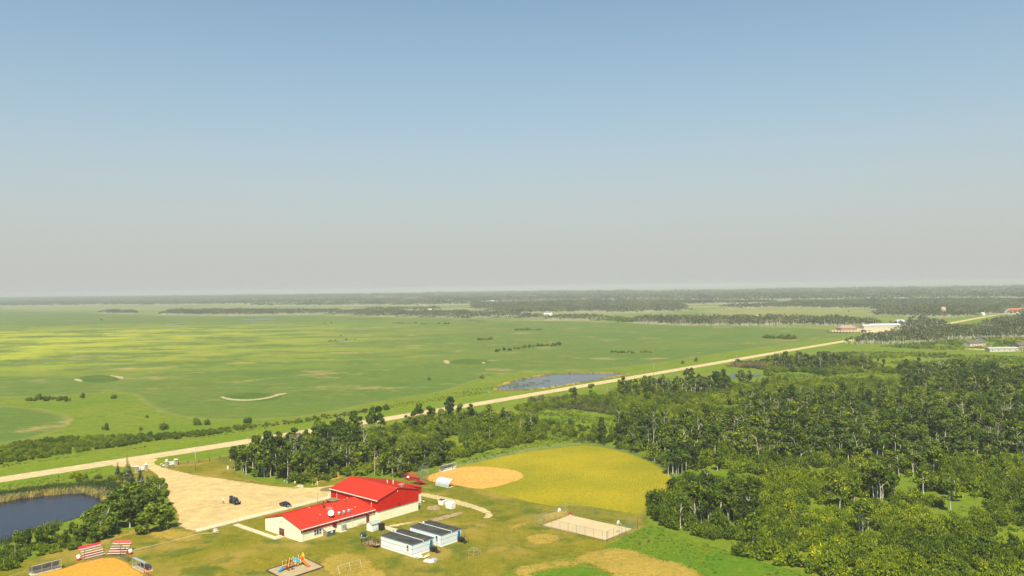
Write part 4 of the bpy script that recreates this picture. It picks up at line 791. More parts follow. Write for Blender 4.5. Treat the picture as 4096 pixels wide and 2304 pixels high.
MB().box(-1.14, -25.05, 3.26, -1.0, -.07, 3.45).obj('gutter', M_trim, s)
MB().box(-1.58, -24.85, 2.42, -1.48, -.07, 3.36).obj('red_band', M_red, s)
MB().box(-1.6, -24.86, 3.28, -1.15, -.07, 3.34).obj('soffit', M_trim, s)
for y in (-24.4, -8.2, -1.0): MB().tube([(-1.06, y, 3.3), (-1.44, y, 3.1), (-1.44, y, .12), (-1.2, y, .04)], .06, 5).obj('downspout', M_trim, s)
wn = MB().box(-1.6, -20.8, .93, -1.52, -18.4, 2.30).obj('window', M_white, s)
for i in range(3):
    y = -20.7 + i * .8
    if i == 1: MB().box(-1.53, y, 1.0, -1.5, y + .62, 2.22).obj('pane', M_glass, wn)
    else: MB().box(-1.53, y, 1.55, -1.5, y + .62, 2.22).obj('pane', M_glass, wn); MB().box(-1.53, y, 1.0, -1.5, y + .62, 1.38).obj('pane', M_glass, wn)
MB().box(-1.6, -14.6, 1.34, -1.50, -13.35, 2.40).obj('shutter', M_maroon, s)
MB().box(-1.6, -3.05, 0, -1.52, -2.05, 2.42).obj('side_door', M_maroon, s)
for y in (-13.0, -2.5): MB().lathe([(.05, 0), (.18, .05), (.18, .15), (.05, .25)], 8, (-1.35, y, 2.75)).obj('wall_lamp', M_trim, s)
dd = MB().box(-11.75, -24.98, 0, -9.35, -24.88, 2.08).obj('double_door', M_maroon, s)
for x in (-11.55, -10.4):
    MB().box(x, -25.0, 1.15, x + .75, -24.975, 1.92).obj('pane', M_glass, dd); MB().box(x, -25.0, .28, x + .75, -24.975, .95).obj('pane', mat('dark red panel', (.12, .03, .03)), dd)
MB().lathe([(.22, 0), (.22, .08), (.02, .1)], 10, (-10.7, -24.95, 3.9)).obj('wall_vent', M_grey, s)
MB().box(-12.3, -24.98, 3.2, -12.1, -24.9, 3.5).obj('wall_light', M_grey, s)
def zrw(x): return 5.66 - abs(x + 10.2) / 9.05 * 2.2
def roofobj(name, bm, m, lab=None): o = bm.obj(name, m, s); return o
x, y = -8.6, -12.6; MB().lathe([(.19, -.1), (.19, 2.0), (.24, 2.0), (.24, 2.35), (.1, 2.5)], 10, (x, y, zrw(x))).obj('chimney', mat('dull metal', (.55, .50, .42), .5, .15, 2, metal=.3), s)
x, y = -6.8, -12.0; MB().hexa([(x - .9, y - .5, zrw(x) + .15), (x + .8, y - .5, zrw(x) - .4), (x + .8, y + .9, zrw(x) - .4), (x - .9, y + .9, zrw(x) + .15)], [(x - .9, y - .5, zrw(x) + .75), (x + .8, y - .5, zrw(x) + .55), (x + .8, y + .9, zrw(x) + .55), (x - .9, y + .9, zrw(x) + .75)]).obj('roof_hatch', mat('faded red metal', (.62, .16, .11)), s)
for y in (-11.4, -9.7, -8.0):
    x = -3.1; f = MB().lathe([(.30, -.1), (.30, .15)], 10, (x, y, zrw(x))).obj('fan_curb', M_galv, s)
    MB().lathe([(.46, .15), (.48, .3), (.48, .85), (.44, 1.0), (.15, 1.06)], 14, (x, y, zrw(x))).obj('roof_fan', M_galv, f)
x, y = -2.7, -14.2; dsh = MB().tube([(x, y, zrw(x) - .1), (x, y, zrw(x) + .9), (x - .25, y + .05, zrw(x) + 1.25)], .06, 6).obj('satellite_dish', M_galv, s)
dm = MB(); prof = [(.0, 0), (.35, .035), (.65, .10), (.85, .2), (.82, .23), (.6, .13), (.0, .04)]; vs = []; nn = 16
ax_ = Vector((.62, -.62, .5)).normalized(); a1_ = ax_.cross(Vector((0, 0, 1))).normalized(); a2_ = ax_.cross(a1_)
for r_, z_ in prof:
    for k in range(nn): th = 2 * math.pi * k / nn; vs.append(Vector((x - .25, y + .05, zrw(x) + 1.35)) + ax_ * z_ + (a1_ * math.cos(th) + a2_ * math.sin(th)) * max(r_, .01))
dm.add(vs, [(i * nn + k, i * nn + (k + 1) % nn, (i + 1) * nn + (k + 1) % nn, (i + 1) * nn + k) for i in range(len(prof) - 1) for k in range(nn)], 0, True); dm.obj('reflector', M_white, dsh)
x, y = -11.9, -7.0; cp = MB().box(x - 1.4, y - 1.2, zrw(x) - .6, x + 1.4, y + 1.2, zrw(x) + .75).obj('roof_dormer', M_red, s)
q0 = zrw(x) + .75; MB().hexa([(x - 1.8, y - 1.6, q0), (x + 1.8, y - 1.6, q0), (x + 1.8, y + 1.6, q0), (x - 1.8, y + 1.6, q0)], [(x - .25, y - .1, q0 + .62), (x + .25, y - .1, q0 + .62), (x + .25, y + .1, q0 + .62), (x - .25, y + .1, q0 + .62)]).obj('dormer_roof', mat('olive shingles', (.22, .17, .075), .9, .15, 2), cp)
MB().tube([(-9.2, -5.0, zrw(-9.2) - .1), (-9.2, -5.0, zrw(-9.2) + .5), (-8.8, -5.2, zrw(-9.2) + .8)], .09, 6).tube([(-9.2, -4.0, zrw(-9.2)), (-9.0, -5.4, zrw(-9.2) + .7)], .08, 6).obj('roof_antenna', M_grey, s)
for x, y in ((-4.7, -4.6), (-5.5, -16), (-11.2, -15.6), (-11, -2.6), (-4.0, -6.2)): MB().lathe([(.13, -.1), (.13, .2), (.16, .2), (.16, .28)], 8, (x, y, zrw(x))).obj('roof_vent', M_trim, s)
def at(x, y, z=0.0, O=BO): p = Vector(O) + UV * x + VV * y; return (p.x, p.y, z)
# things against the wing wall
t = thing('bin_enclosure', 'grey timber lean-to bin shelter beside the wing window', 'shelter', at(-1.55, -17.9), AU)
MB().slab((0, 0, 2.05), (1.9, 0, 1.55), (1.9, 2.9, 1.55), (0, 2.9, 2.05), .06).obj('roof', mat('tan plywood', (.60, .50, .36), .8, .12, .7), t)
for i in range(7): MB().box(.05 + i * .25, .02, 0, .28 + i * .25, .08, 1.9 - i * .06).obj('plank', M_woodg, t)
MB().box(1.72, .2, 0, 1.8, 2.8, 1.5).obj('front_door', mat('dark green-grey door', (.10, .12, .09)), t); MB().box(1.8, 1.3, .95, 1.83, 1.9, 1.35).obj('notice', M_white, t)
for y in (.1, 2.75): MB().box(1.72, y, 0, 1.85, y + .1, 1.6).obj('post', M_woodg, t)
t = thing('electrical_cabinet', 'grey electrical cabinet against the cream wing wall', 'cabinet', at(-1.5, -11.9), AU); MB().box(0, 0, .15, .55, 1.4, 1.75).obj('cabinet_body', mat('pale grey enamel', (.48, .50, .46)), t); MB().box(.55, .05, .2, .58, .68, 1.7).obj('door', M_grey, t); MB().box(.55, .72, .2, .58, 1.35, 1.7).obj('door', M_grey, t); MB().box(-.0, -1.2, .0, 1.3, 1.0, .10).obj('base_slab', M_conc, t)
t = thing('wire_panel', 'tan wire panel leaning at the foot of the wing wall', 'fence panel', at(-1.35, -6.4), AU)
pm = MB()
for i in range(9): pm.tube([(0, i * .3, 0), (-.1, i * .3, .85)], .02, 4)
for z in (0, .28, .56, .85): pm.tube([(-.1 * z / .85, 0, z), (-.1 * z / .85, 2.4, z)], .02, 4)
pm.obj('wire', mat('rusty tan wire', (.45, .36, .24)), t)
# shed and boxes
OA = (-25.8, 201.1)
t = thing('garden_shed', 'small white shed with green-grey roof below the gym corner', 'shed', at(-26.75, 6.85, 0, OA), AU)
MB().prism([(0, 0), (2.35, 0), (2.35, 2.1), (1.17, 2.62), (0, 2.1)], 'y', 0, 2.8).obj('wall', M_white, t)
for a, b in (((2.55, 2.05), (1.17, 2.70)), ((-.2, 2.05), (1.17, 2.70))):
    y0, y1 = -.15, 2.95; q = [(a[0], y0, a[1]), (a[0], y1, a[1]), (b[0], y1, b[1]), (b[0], y0, b[1])]
    if a[0] < 1: q = [q[1], q[0], q[3], q[2]]
    MB().slab(*q, .06).obj('roof_slope', mat('green-grey shingles', (.36, .40, .36), .9, .1, 1.2), t)
t = thing('black_cabinet', 'black box standing behind the white shed', 'box', at(-24.3, 9.0, 0, OA), AU); MB().box(.05, 0, .05, 1.0, 1.5, 1.75).obj('box_body', M_black, t); MB().box(.0, -.05, 1.75, 1.05, 1.55, 1.82).obj('lid', M_black, t)
t = thing('bicycle_rack', 'small tangle of tools leaning by the white shed corner', 'garden tools', at(-24.3, 7.2, 0, OA), AU); MB().tube([(.1, 0, 0), (.5, .2, .8), (.2, .5, .1)], .05, 5).obj('handle', M_maroon, t); MB().tube([(.3, .9, 0), (.1, 1.2, .9), (.5, 1.4, .1)], .05, 5).obj('frame', M_black, t)
t = thing('transformer_box', 'dark green transformer box on a pad in the lawn', 'transformer', at(-22.7, 1.5, 0, OA), math.radians(8)); MB().box(-.1, -.1, .0, 1.8, 1.1, .12).obj('pad', M_conc, t); MB().prism([(0, .12), (1.0, .12), (1.0, 1.3), (.15, 1.3), (0, 1.1)], 'x', 0, 1.6).obj('housing', mat('dark green enamel', (.02, .05, .03)), t); MB().box(.25, -.02, .4, .42, 0.0, .9).obj('warning_label', M_white, t)
# ------------------------------------------------------------------ portable classrooms
def portable(loc, lab, patch):
    t = thing('portable_classroom', lab, 'portable classroom', loc, AU, 'portable classrooms')
    W_, D_, HH = 12.2, 7.3, 3.16
    MB().box(-W_ + .06, .06, 0, -.06, D_ - .06, HH - .06).obj('core_wall', M_pale, t)
    MB().box(-W_ - .03, -.03, 0, .03, D_ + .03, .62).obj('skirt', M_white, t)
    def pan(x0, y0, x1, y1, z0, z1): MB().box(x0, y0, z0, x1, y1, z1).obj('wall_panel', M_pale, t)
    for z0, z1 in ((.70, 1.86), (1.92, 3.02)):
        for i in range(5): a = -W_ + i * W_ / 5; pan(a + .015, -.0, a + W_ / 5 - .015, .05, z0, z1); pan(a + .015, D_ - .05, a + W_ / 5 - .015, D_, z0, z1)
        for i in range(3): a = i * D_ / 3; pan(-.05, a + .015 + .05 * (i == 0), .0, a + D_ / 3 - .015 - .05 * (i == 2), z0, z1); pan(-W_, a + .015 + .05 * (i == 0), -W_ + .05, a + D_ / 3 - .015 - .05 * (i == 2), z0, z1)
    gt = MB()
    for z in (.66, 1.885): gt.box(-W_ - .01, -.012, z - .03, .012, .05, z + .035).box(-.05, .05, z - .03, .012, D_, z + .035)
    gt.box(-.04, -.02, .62, .02, .02, 3.05).obj('trim_strip', M_blue, t)
    MB().box(-W_ - .12, -.12, HH - .12, .12, D_ + .12, HH - .03).obj('fascia', M_blue, t)
    for y0, y1, zz in ((-.12, D_ / 2 - .06, HH), (D_ / 2 + .06, D_ + .12, HH)):
        MB().hexa([(-W_ - .12, y0, HH - .03), (.12, y0, HH - .03), (.12, y1, HH - .03), (-W_ - .12, y1, HH - .03)], [(-W_ - .10, y0 + .02, HH + (.0 if y0 < 0 else .13)), (.10, y0 + .02, HH + (.0 if y0 < 0 else .13)), (.10, y1 - .02, HH + (.13 if y0 < 0 else .0)), (-W_ - .10, y1 - .02, HH + (.13 if y0 < 0 else .0))]).obj('roof_panel', M_shing, t)
    MB().box(-W_ - .15, D_ / 2 - .06, HH - .02, .15, D_ / 2 + .06, HH + .20).box(.08, D_ / 2 - .05, HH - .5, .16, D_ / 2 + .05, HH).obj('roof_gutter', M_white, t)
    w_ = MB().box(-2.12, -.06, 1.2, -1.2, .0, 2.75).obj('window', M_white, t); MB().box(-1.97, -.08, 1.85, -1.35, -.055, 2.65).obj('pane', M_glass, w_)
    for x in (-2.0, -1.62): MB().box(x, -.08, 1.3, x + .28, -.055, 1.7).obj('pane', M_glass, w_)
    MB().box(0.0, 5.75, .62, .05, 7.0, 2.9).obj('door_frame', M_white, t); d_ = MB().box(.05, 5.9, .66, .09, 6.85, 2.78).obj('door', M_teal, t); MB().box(.09, 6.02, 1.6, .15, 6.08, 1.68).obj('handle', M_galv, d_)
    MB().lathe([(.07, 0), (.07, .55)], 6, (-11.0 + 1.6, 5.6, HH)).obj('vent_pipe', M_black, t)
    MB().lathe([(.3, 0), (.28, .12), (.1, .25)], 10, (-11.6, 4.4, HH + .1)).obj('roof_vent', M_white, t)
    st = MB().box(.10, 5.6, 1.02, 1.4, 7.1, 1.10).obj('landing', M_black, t)
    for i in range(5): MB().box(1.4 + i * .3, 5.7, .86 - i * .2, 1.7 + i * .3, 7.0, .92 - i * .2).obj('tread', M_black, t)
    for y in (5.62, 7.05):
        MB().tube([(.15, y, 1.1), (.15, y, 2.0), (1.4, y, 2.0), (2.95, y, 1.0), (2.95, y, 0)], .035, 5).tube([(1.4, y, 2.0), (1.4, y, 0)], .035, 5).tube([(.15, y, 1.55), (1.4, y, 1.55), (2.95, y, .55)], .025, 5).obj('handrail', M_black, t)
    MB().box(.2, 5.65, .0, 1.35, 5.75, 1.0).box(.2, 6.95, 0, 1.35, 7.05, 1.0).box(1.3, 5.75, 0, 1.36, 6.95, .9).obj('stair_base', M_black, t)
    return t
portable((*OA, 0), 'white portable classroom nearer the playground with window and teal door', 0)
portable(at(0, 9.95, 0, OA), 'white portable classroom behind the other, roof patched tan', 1)
t = thing('access_ramp', 'wooden ramp with black wire railings left of the portables', 'ramp', at(-12.25, .1, 0, OA), AU)
def rail(bm, pts, h=1.05):
    for i in range(len(pts) - 1):
        a, b = Vector(pts[i]), Vector(pts[i + 1]); n = max(1, int((b - a).length / 1.4))
        for z in (h, h * .55, .12): bm.tube([a + Vector((0, 0, z)), b + Vector((0, 0, z))], .035, 4)
        for k in range(n + 1): p = a.lerp(b, k / n); bm.box(p.x - .04, p.y - .04, p.z - .3, p.x + .04, p.y + .04, p.z + h + .1)
        m_ = int((b - a).length / .28)
        for k in range(m_): p = a.lerp(b, k / m_); bm.tube([p, p + Vector((0, 0, h))], .015, 3)
for i in range(22): x = -6.2 + i * .28; z = .25 + .5 * max(0, i - 6) / 15; MB().box(x, -1.7, z, x + .26, .0, z + .06).obj('deck_board', M_wood, t)
for i in range(12): x = -6.2 + i * .28; MB().box(x, .15, .22, x + .26, 1.5, .28).obj('deck_board', M_wood, t)
MB().box(-6.2, -1.75, .0, 0, -1.68, .24).box(-6.28, -1.75, 0, -6.2, 1.5, .3).obj('side_board', mat('red-brown board', (.30, .12, .05)), t)
for pts in ([(-6.15, 1.5, .28), (-6.15, -1.6, .28)], [(-6.15, -1.65, .28), (-.2, -1.65, .75)], [(-6.1, 1.45, .28), (-2.8, 1.45, .28)], [(-3.2, .08, .5), (-.2, .08, .8)]): b_ = MB(); rail(b_, pts); b_.obj('railing', M_black, t)
t = thing('rear_railing', 'black wire railing between the two portable classrooms', 'railing', at(-12.4, 9.9, 0, OA), AU); b_ = MB(); rail(b_, [(-.2, -.2, 0.2), (-4.2, -.6, 0.2)]); b_.obj('railing_panel', M_black, t); b_ = MB(); rail(b_, [(-4.2, -.6, 0.2), (-4.3, -2.4, 0.2)]); b_.obj('railing_panel', M_black, t)
# rubble behind the portables
def lump(name, px, py, w, d, h, m, lab, cat, seed=1, z=0):
    rr = np.random.default_rng(seed); n1, n2 = 9, 14; vs = []
    for i in range(n1):
        for j in range(n2): a = math.pi / 2 * i / (n1 - 1); th = 2 * math.pi * j / n2; k = rr.uniform(.72, 1.15); vs.append((w * math.cos(a) * math.cos(th) * k, d * math.cos(a) * math.sin(th) * k, h * math.sin(a) * rr.uniform(.6, 1.2)))
    b = MB().add(vs, [(i * n2 + j, i * n2 + (j + 1) % n2, (i + 1) * n2 + (j + 1) % n2, (i + 1) * n2 + j) for i in range(n1 - 1) for j in range(n2)]); o = b.obj(name, m, None, loc=(*G(px, py), z), rz=rr.uniform(0, 6)); return tag(o, lab, cat)
M_tarp = mat('dirty white tarp', (.80, .77, .70), .7, .25, 1.8, col2=(.42, .38, .34)); M_rock = mat('pale rock', (.60, .52, .38), .9, .2, 1.5)
lump('tarp_pile', 1672, 2230, 1.3, .9, .9, M_tarp, 'white tarp heap at the foot of the near portable', 'tarp', 3)
lump('tarp_pile', 1718, 2248, 1.7, .8, .7, M_tarp, 'long crumpled white tarp farther out on the lawn', 'tarp', 4); lump('tarp_pile', 1738, 2243, 1.1, .9, .8, mat('grey tarp', (.45, .45, .48), .7, .3, 2), 'grey and white tarp at the right of the debris', 'tarp', 5)
t = thing('scrap_pipes', 'bent white pipes lying in weeds beside the near portable', 'pipes', G(1700, 2228) + (0,), 0)
for q in range(6): a = random.uniform(0, 6); MB().tube([(random.uniform(-1.5, 1.5), random.uniform(-1, 1), .1), (random.uniform(-1.5, 1.5), random.uniform(-1, 1), random.uniform(.2, .9))], .06, 5).obj('pipe', M_white, t)
lump('boulder', 862, 2128, 1.5, .9, 1.0, M_rock, 'large tan boulder at the left end of the walkway', 'rock', 6)
lump('boulder', 646, 1858.5, .7, .6, .5, M_rock, 'white painted rock left of the right-hand gate sign', 'rock', 7); lump('boulder', 655, 1863.5, .6, .5, .45, M_white, 'small white rock nearest the right-hand gate sign', 'rock', 8)
lump('rubble_heap', 1199, 1949, 1.6, 1.0, .8, M_rock, 'pale rubble heap at the upper edge of the lot', 'rubble', 9); lump('rubble_heap', 1185, 1951, 2.4, 1.2, .45, mat('weedy rubble', (.35, .33, .14)), 'low weedy mound beside the pale rubble', 'rubble', 10)
# white tanks
t = thing('waste_bin', 'white open-topped metal bin holding dark rubbish beside track', 'waste bin', G(1764, 2021) + (0,), AU)
def taper(x0, y0, x1, y1, h, e, nm, m, tt): return MB().hexa([(x0 + e, y0, 0), (x1 - e, y0, 0), (x1 - e, y1, 0), (x0 + e, y1, 0)], [(x0, y0, h), (x1, y0, h), (x1, y1, h), (x0, y1, h)]).obj(nm, m, tt)
taper(-1.4, 0, 1.1, 1.6, 1.4, .3, 'bin_body', M_white, t); MB().box(-1.2, .15, 1.35, .3, 1.45, 1.55).obj('contents', mat('dark rubbish', (.08, .03, .03)), t); MB().box(-1.45, -.05, 1.36, 1.15, .0, 1.44).obj('rim', M_white, t)
t = thing('waste_bin', 'white closed metal bin with upright posts beside the track', 'waste bin', G(1786, 2033) + (0,), AU)
taper(-.5, 0, 2.2, 1.8, 1.7, .15, 'bin_body', M_white, t); MB().slab((-.5, 0, 1.72), (2.2, 0, 1.72), (2.2, 1.8, 1.9), (-.5, 1.8, 1.9), .05).obj('lid', M_trim, t)
for x in (-.4, 2.1): MB().box(x, .9, 1.7, x + .12, 1.02, 2.5).obj('arm_post', M_trim, t)
# ------------------------------------------------------------------ bleachers, dugouts, backstops
M_pink = mat('crimson paint', (.62, .02, .045), .5, .08); M_plank = mat('white plank', (.86, .84, .80), .6, .06)
def bleacher(loc, ang, L_, rows, lab, m_seat, m_back, m_frame, name='bleachers'):
    t = thing(name, lab, 'bleachers', loc, ang, 'bleachers by the ball fields')
    for i in range(rows):
        y = .25 + i * .72; z = .42 + i * .40; MB().box(0, y, z, L_, y + .28, z + .06).obj('seat_plank', m_seat if i < rows - 1 or not m_back else m_seat, t)
        if i: MB().box(.05, y - .42, z - .36, L_ - .05, y - .18, z - .31).obj('foot_plank', m_frame, t)
    yt = .25 + (rows - 1) * .72; zt = .42 + (rows - 1) * .4
    if m_back: MB().slab((0, yt + .32, zt + .1), (L_, yt + .32, zt + .1), (L_, yt + .75, zt + .62), (0, yt + .75, zt + .62), .05).obj('back_board', m_back, t)
    for x in np.linspace(.25, L_ - .25, 4):
        MB().tube([(x, .1, .05), (x, yt + .4, zt - .05)], .045, 4).tube([(x, yt + .5, 0), (x, yt + .5, zt)], .045, 4).tube([(x, .1, .05), (x, yt + .5, .05)], .045, 4).tube([(x, yt * .5, .05), (x, yt * .5, zt * .52)], .04, 4).obj('frame', m_frame, t)
    MB().tube([(.25, yt + .5, .2), (L_ / 2, yt + .5, zt - .1), (L_ - .25, yt + .5, .2)], .035, 4).obj('cross_brace', m_frame, t)
    return t
def px8(x, y): return (100 + x / 4.77, 2140 + y / 4.77)
bleacher(G(*px8(1135, 492)), AV, 5.2, 5, 'red-framed bleachers with four white planks, left of the backstop', M_plank, M_pink, M_pink)
bleacher(G(*px8(1560, 398)), math.radians(1), 4.7, 5, 'red-framed bleachers with white planks, behind backstop right side', M_plank, M_pink, M_pink)
def pxd(x, y): return (1600 + x / 6.587, 1840 + y / 6.587)
bleacher(G(*pxd(250, 560)), AV, 5.0, 5, 'red slatted bleachers nearer the trees by the far infield', M_pink, None, M_pink)
bleacher(G(*pxd(735, 640)), AV + math.pi / 2, 5.2, 5, 'red bleachers seen from behind beside the far backstop', M_pink, M_pink, M_pink)
def barrel(px, py, lab):
    t = thing('rubbish_barrel', lab, 'barrel', G(px, py) + (0,)); MB().lathe([(.30, 0), (.32, .05), (.32, .42), (.30, .45)], 14).obj('base_band', mat('barrel red', (.55, .02, .015)), t); MB().lathe([(.32, .45), (.31, .5), (.33, .7), (.32, .92), (.24, 1.0), (.04, 1.02)], 14).obj('drum', M_white, t)
    t.scale = (1.4,) * 3
barrel(*px8(1022, 488), 'red and white barrel left of the left-hand bleachers'); barrel(*px8(2012, 372), 'red and white barrel right of the right-hand bleachers'); barrel(*pxd(215, 530), 'red and white barrel under the far red bleachers')
M_dug = mat('corrugated steel', (.42, .46, .50), .45, .1, .8, metal=.3); M_dugl = mat('light corrugated steel', (.62, .66, .68), .4, .08, .8, metal=.3)
def dugout(loc, ang, L_, lab, h=2.25, dp=2.1, m=None, front=True):
    t = thing('dugout', lab, 'dugout', loc, ang, 'dugouts of the ball fields'); m = m or M_dug; n = 10
    arc = [(dp * math.sin(math.pi / 2 * i / n), h * math.cos(math.pi / 2 * i / n) ** .8 if i < n else 0) for i in range(n + 1)]; arc = [(y, max(0, z)) for y, z in arc]
    b = MB(); 
    for i in range(n): (y0, z0), (y1, z1) = arc[i], arc[i + 1]; b.slab((0, y1, z1), (0, y0, z0), (L_, y0, z0), (L_, y1, z1), -.04)
    sh = b.obj('curved_roof', m, t); k = MB()
    for x in np.arange(0, L_ + .01, .25):
        for i in range(n): (y0, z0), (y1, z1) = arc[i], arc[i + 1]; k.tube([(x, y0, z0 + .03), (x, y1, z1 + .03)], .035, 4, caps=False)
    k.obj('corrugation', m, sh, kind='stuff')
    for x in np.linspace(.06, L_ - .06, 4): MB().box(x - .05, .0, .1, x + .05, .1, h - .02).obj('post', M_galv, t)
    MB().box(-.05, -.1, 0, L_ + .05, dp + .1, .1).obj('slab', M_conc, t); MB().box(.3, dp - .75, .45, L_ - .3, dp - .4, .52).box(.5, dp - .7, .1, .6, dp - .45, .45).box(L_ - .6, dp - .7, .1, L_ - .5, dp - .45, .45).obj('bench', M_wood, t)
    wr = MB()
    for i in range(int(L_ / .3)): wr.tube([(i * .3, .04, .12), (min(L_, i * .3 + 1.0), .04, 1.1)], .012, 3, caps=False).tube([(min(L_, i * .3 + 1.0), .04, .12), (i * .3, .04, 1.1)], .012, 3, caps=False)
    wr.tube([(0, .04, 1.1), (L_, .04, 1.1)], .03, 4).obj('wire_front', M_galv, t)
    return t
dugout(G(*px8(130, 788)), AV, 6.6, 'low grey curved dugout facing the near orange infield, left side')
dugout(G(*px8(2045, 612)), AU, 6.6, 'grey arched dugout on the right of the near orange infield')
p = Vector(G(*pxd(1290, 738))) + VV * 2.1; dugout((p.x, p.y), AU + math.pi, 6.4, 'pale rounded quonset dugout seen from behind, beyond the gym', 2.5, 2.3, M_dugl)
dugout(G(*pxd(1130, 318)), AV, 7.0, 'long flat-looking dugout under the trees of the far infield', 2.3, 2.0, M_dugl)
def fenceline(t, pts, h, post_m, sp=3.0, wire=.35, toprail=True, wr=.012, pr=.045, close=False):
    """posts, rails and woven wire between ground points (world x,y) relative to the thing"""
    w_ = MB(); rl = MB()
    for i in range(len(pts) - 1):
        a, b = Vector((*pts[i], 0)), Vector((*pts[i + 1], 0)); L_ = (b - a).length; n = max(1, round(L_ / sp)); d = (b - a) / L_
        for k in range(n + (i == len(pts) - 2)): p = a + d * (L_ * k / n); MB().tube([(p.x, p.y, 0), (p.x, p.y, h)], pr, 5).obj('post', post_m, t)
        if toprail: rl.tube([a + Vector((0, 0, h - .03)), b + Vector((0, 0, h - .03))], .03, 4)
        rl.tube([a + Vector((0, 0, .1)), b + Vector((0, 0, .1))], .015, 3)
        m_ = int(L_ / wire)
        for k in range(m_):
            for sg in (1, -1):
                s0 = L_ * k / m_; s1 = s0 + sg * h; z1 = h
                if s1 < 0: z1 = h * s0 / h; s1 = 0
                if s1 > L_: z1 = (L_ - s0); s1 = L_
                if z1 > .15: w_.tube([a + d * s0 + Vector((0, 0, .08)), a + d * s1 + Vector((0, 0, min(h, z1)))], wr, 3, caps=False)
            if sg and k * wire < h:
                pass
    rl.obj('rail', post_m, t); w_.obj('chain_link', post_m, t, kind='stuff')
M_post = mat('galvanised post', (.24, .28, .23), .5, .1, 1.0, metal=.2)
def rel(pts, o): return [(x - o[0], y - o[1]) for x, y in pts]
# court fence and hoops
def px4(x, y): return (2110 + x / 5.6, 1990 + y / 5.6)
cf = W([px4(1680, 998), px4(195, 635), px4(910, 358), px4(2465, 705)]); o_ = cf[0]
t = thing('court_fence', 'tall chain-link fence enclosing the concrete basketball court', 'fence', (*o_, 0)); cb = W([px4(2465, 705), px4(1795, 1000)])
fenceline(t, rel(cf, o_), 2.9, M_post, 2.9, .42, pr=.042, wr=.005); fenceline(t, rel(cb, o_), 2.9, M_post, 2.9, .42, pr=.042, wr=.005)
gt_ = W([px4(1768, 1015), px4(1800, 1000)]); MB().tube([(*rel(gt_, o_)[0], 0), (*rel(gt_, o_)[0], 2.9)], .05, 5).obj('gate_post', M_post, t)
ga = MB(); a = Vector((*rel(gt_, o_)[0], 0)); b = a + Vector((UV.x * -.2 + VV.x * 1.1, UV.y * -.2 + VV.y * 1.1, 0))
for z in (.15, 1.4, 2.7): ga.tube([a + Vector((0, 0, z)), b + Vector((0, 0, z))], .035, 4)
ga.tube([b, b + Vector((0, 0, 2.75))], .035, 4); ga.obj('gate', M_post, t)
def hoop(px, py, ang, lab):
    t = thing('basketball_hoop', lab, 'basketball hoop', G(px, py) + (0,), ang)
    MB().tube([(0, 0, 0), (0, 0, 2.3), (.12, 0, 2.75), (.45, 0, 3.05), (1.15, 0, 3.1)], .06, 8).obj('curved_post', M_galv, t)
    n = 14; fan = [(math.cos(math.pi * i / n) * .68, 2.95 + math.sin(math.pi * i / n) * .80) for i in range(n + 1)] + [(-.62, 2.72), (.62, 2.72)]; MB().prism(fan, 'x', 1.15, 1.2).obj('backboard', M_white, t)
    rg = MB(); pts = [(1.45 + .23 * math.cos(a), .23 * math.sin(a), 2.9) for a in np.linspace(0, 2 * math.pi, 13)]; rg.tube(pts, .02, 4, caps=False).box(1.2, -.15, 2.86, 1.26, .15, 2.98); rg.obj('rim', mat('orange rim', (.75, .10, .02)), t)
hoop(*px4(643, 510), AU, 'basketball hoop with white backboard at the far left end'); hoop(*px4(2118, 838), AU + math.pi, 'basketball hoop with white backboard at the right end')
t = thing('litter_bin', 'small red and white bin at the top corner of the court', 'litter bin', G(*px4(960, 418)) + (.1,)); MB().lathe([(.3, 0), (.32, .5)], 12).obj('bin_body', M_white, t); MB().lathe([(.4, .5), (.42, 1.0), (.3, 1.15), (.05, 1.2)], 12).obj('lid', mat('barrel red', (.55, .02, .015)), t)
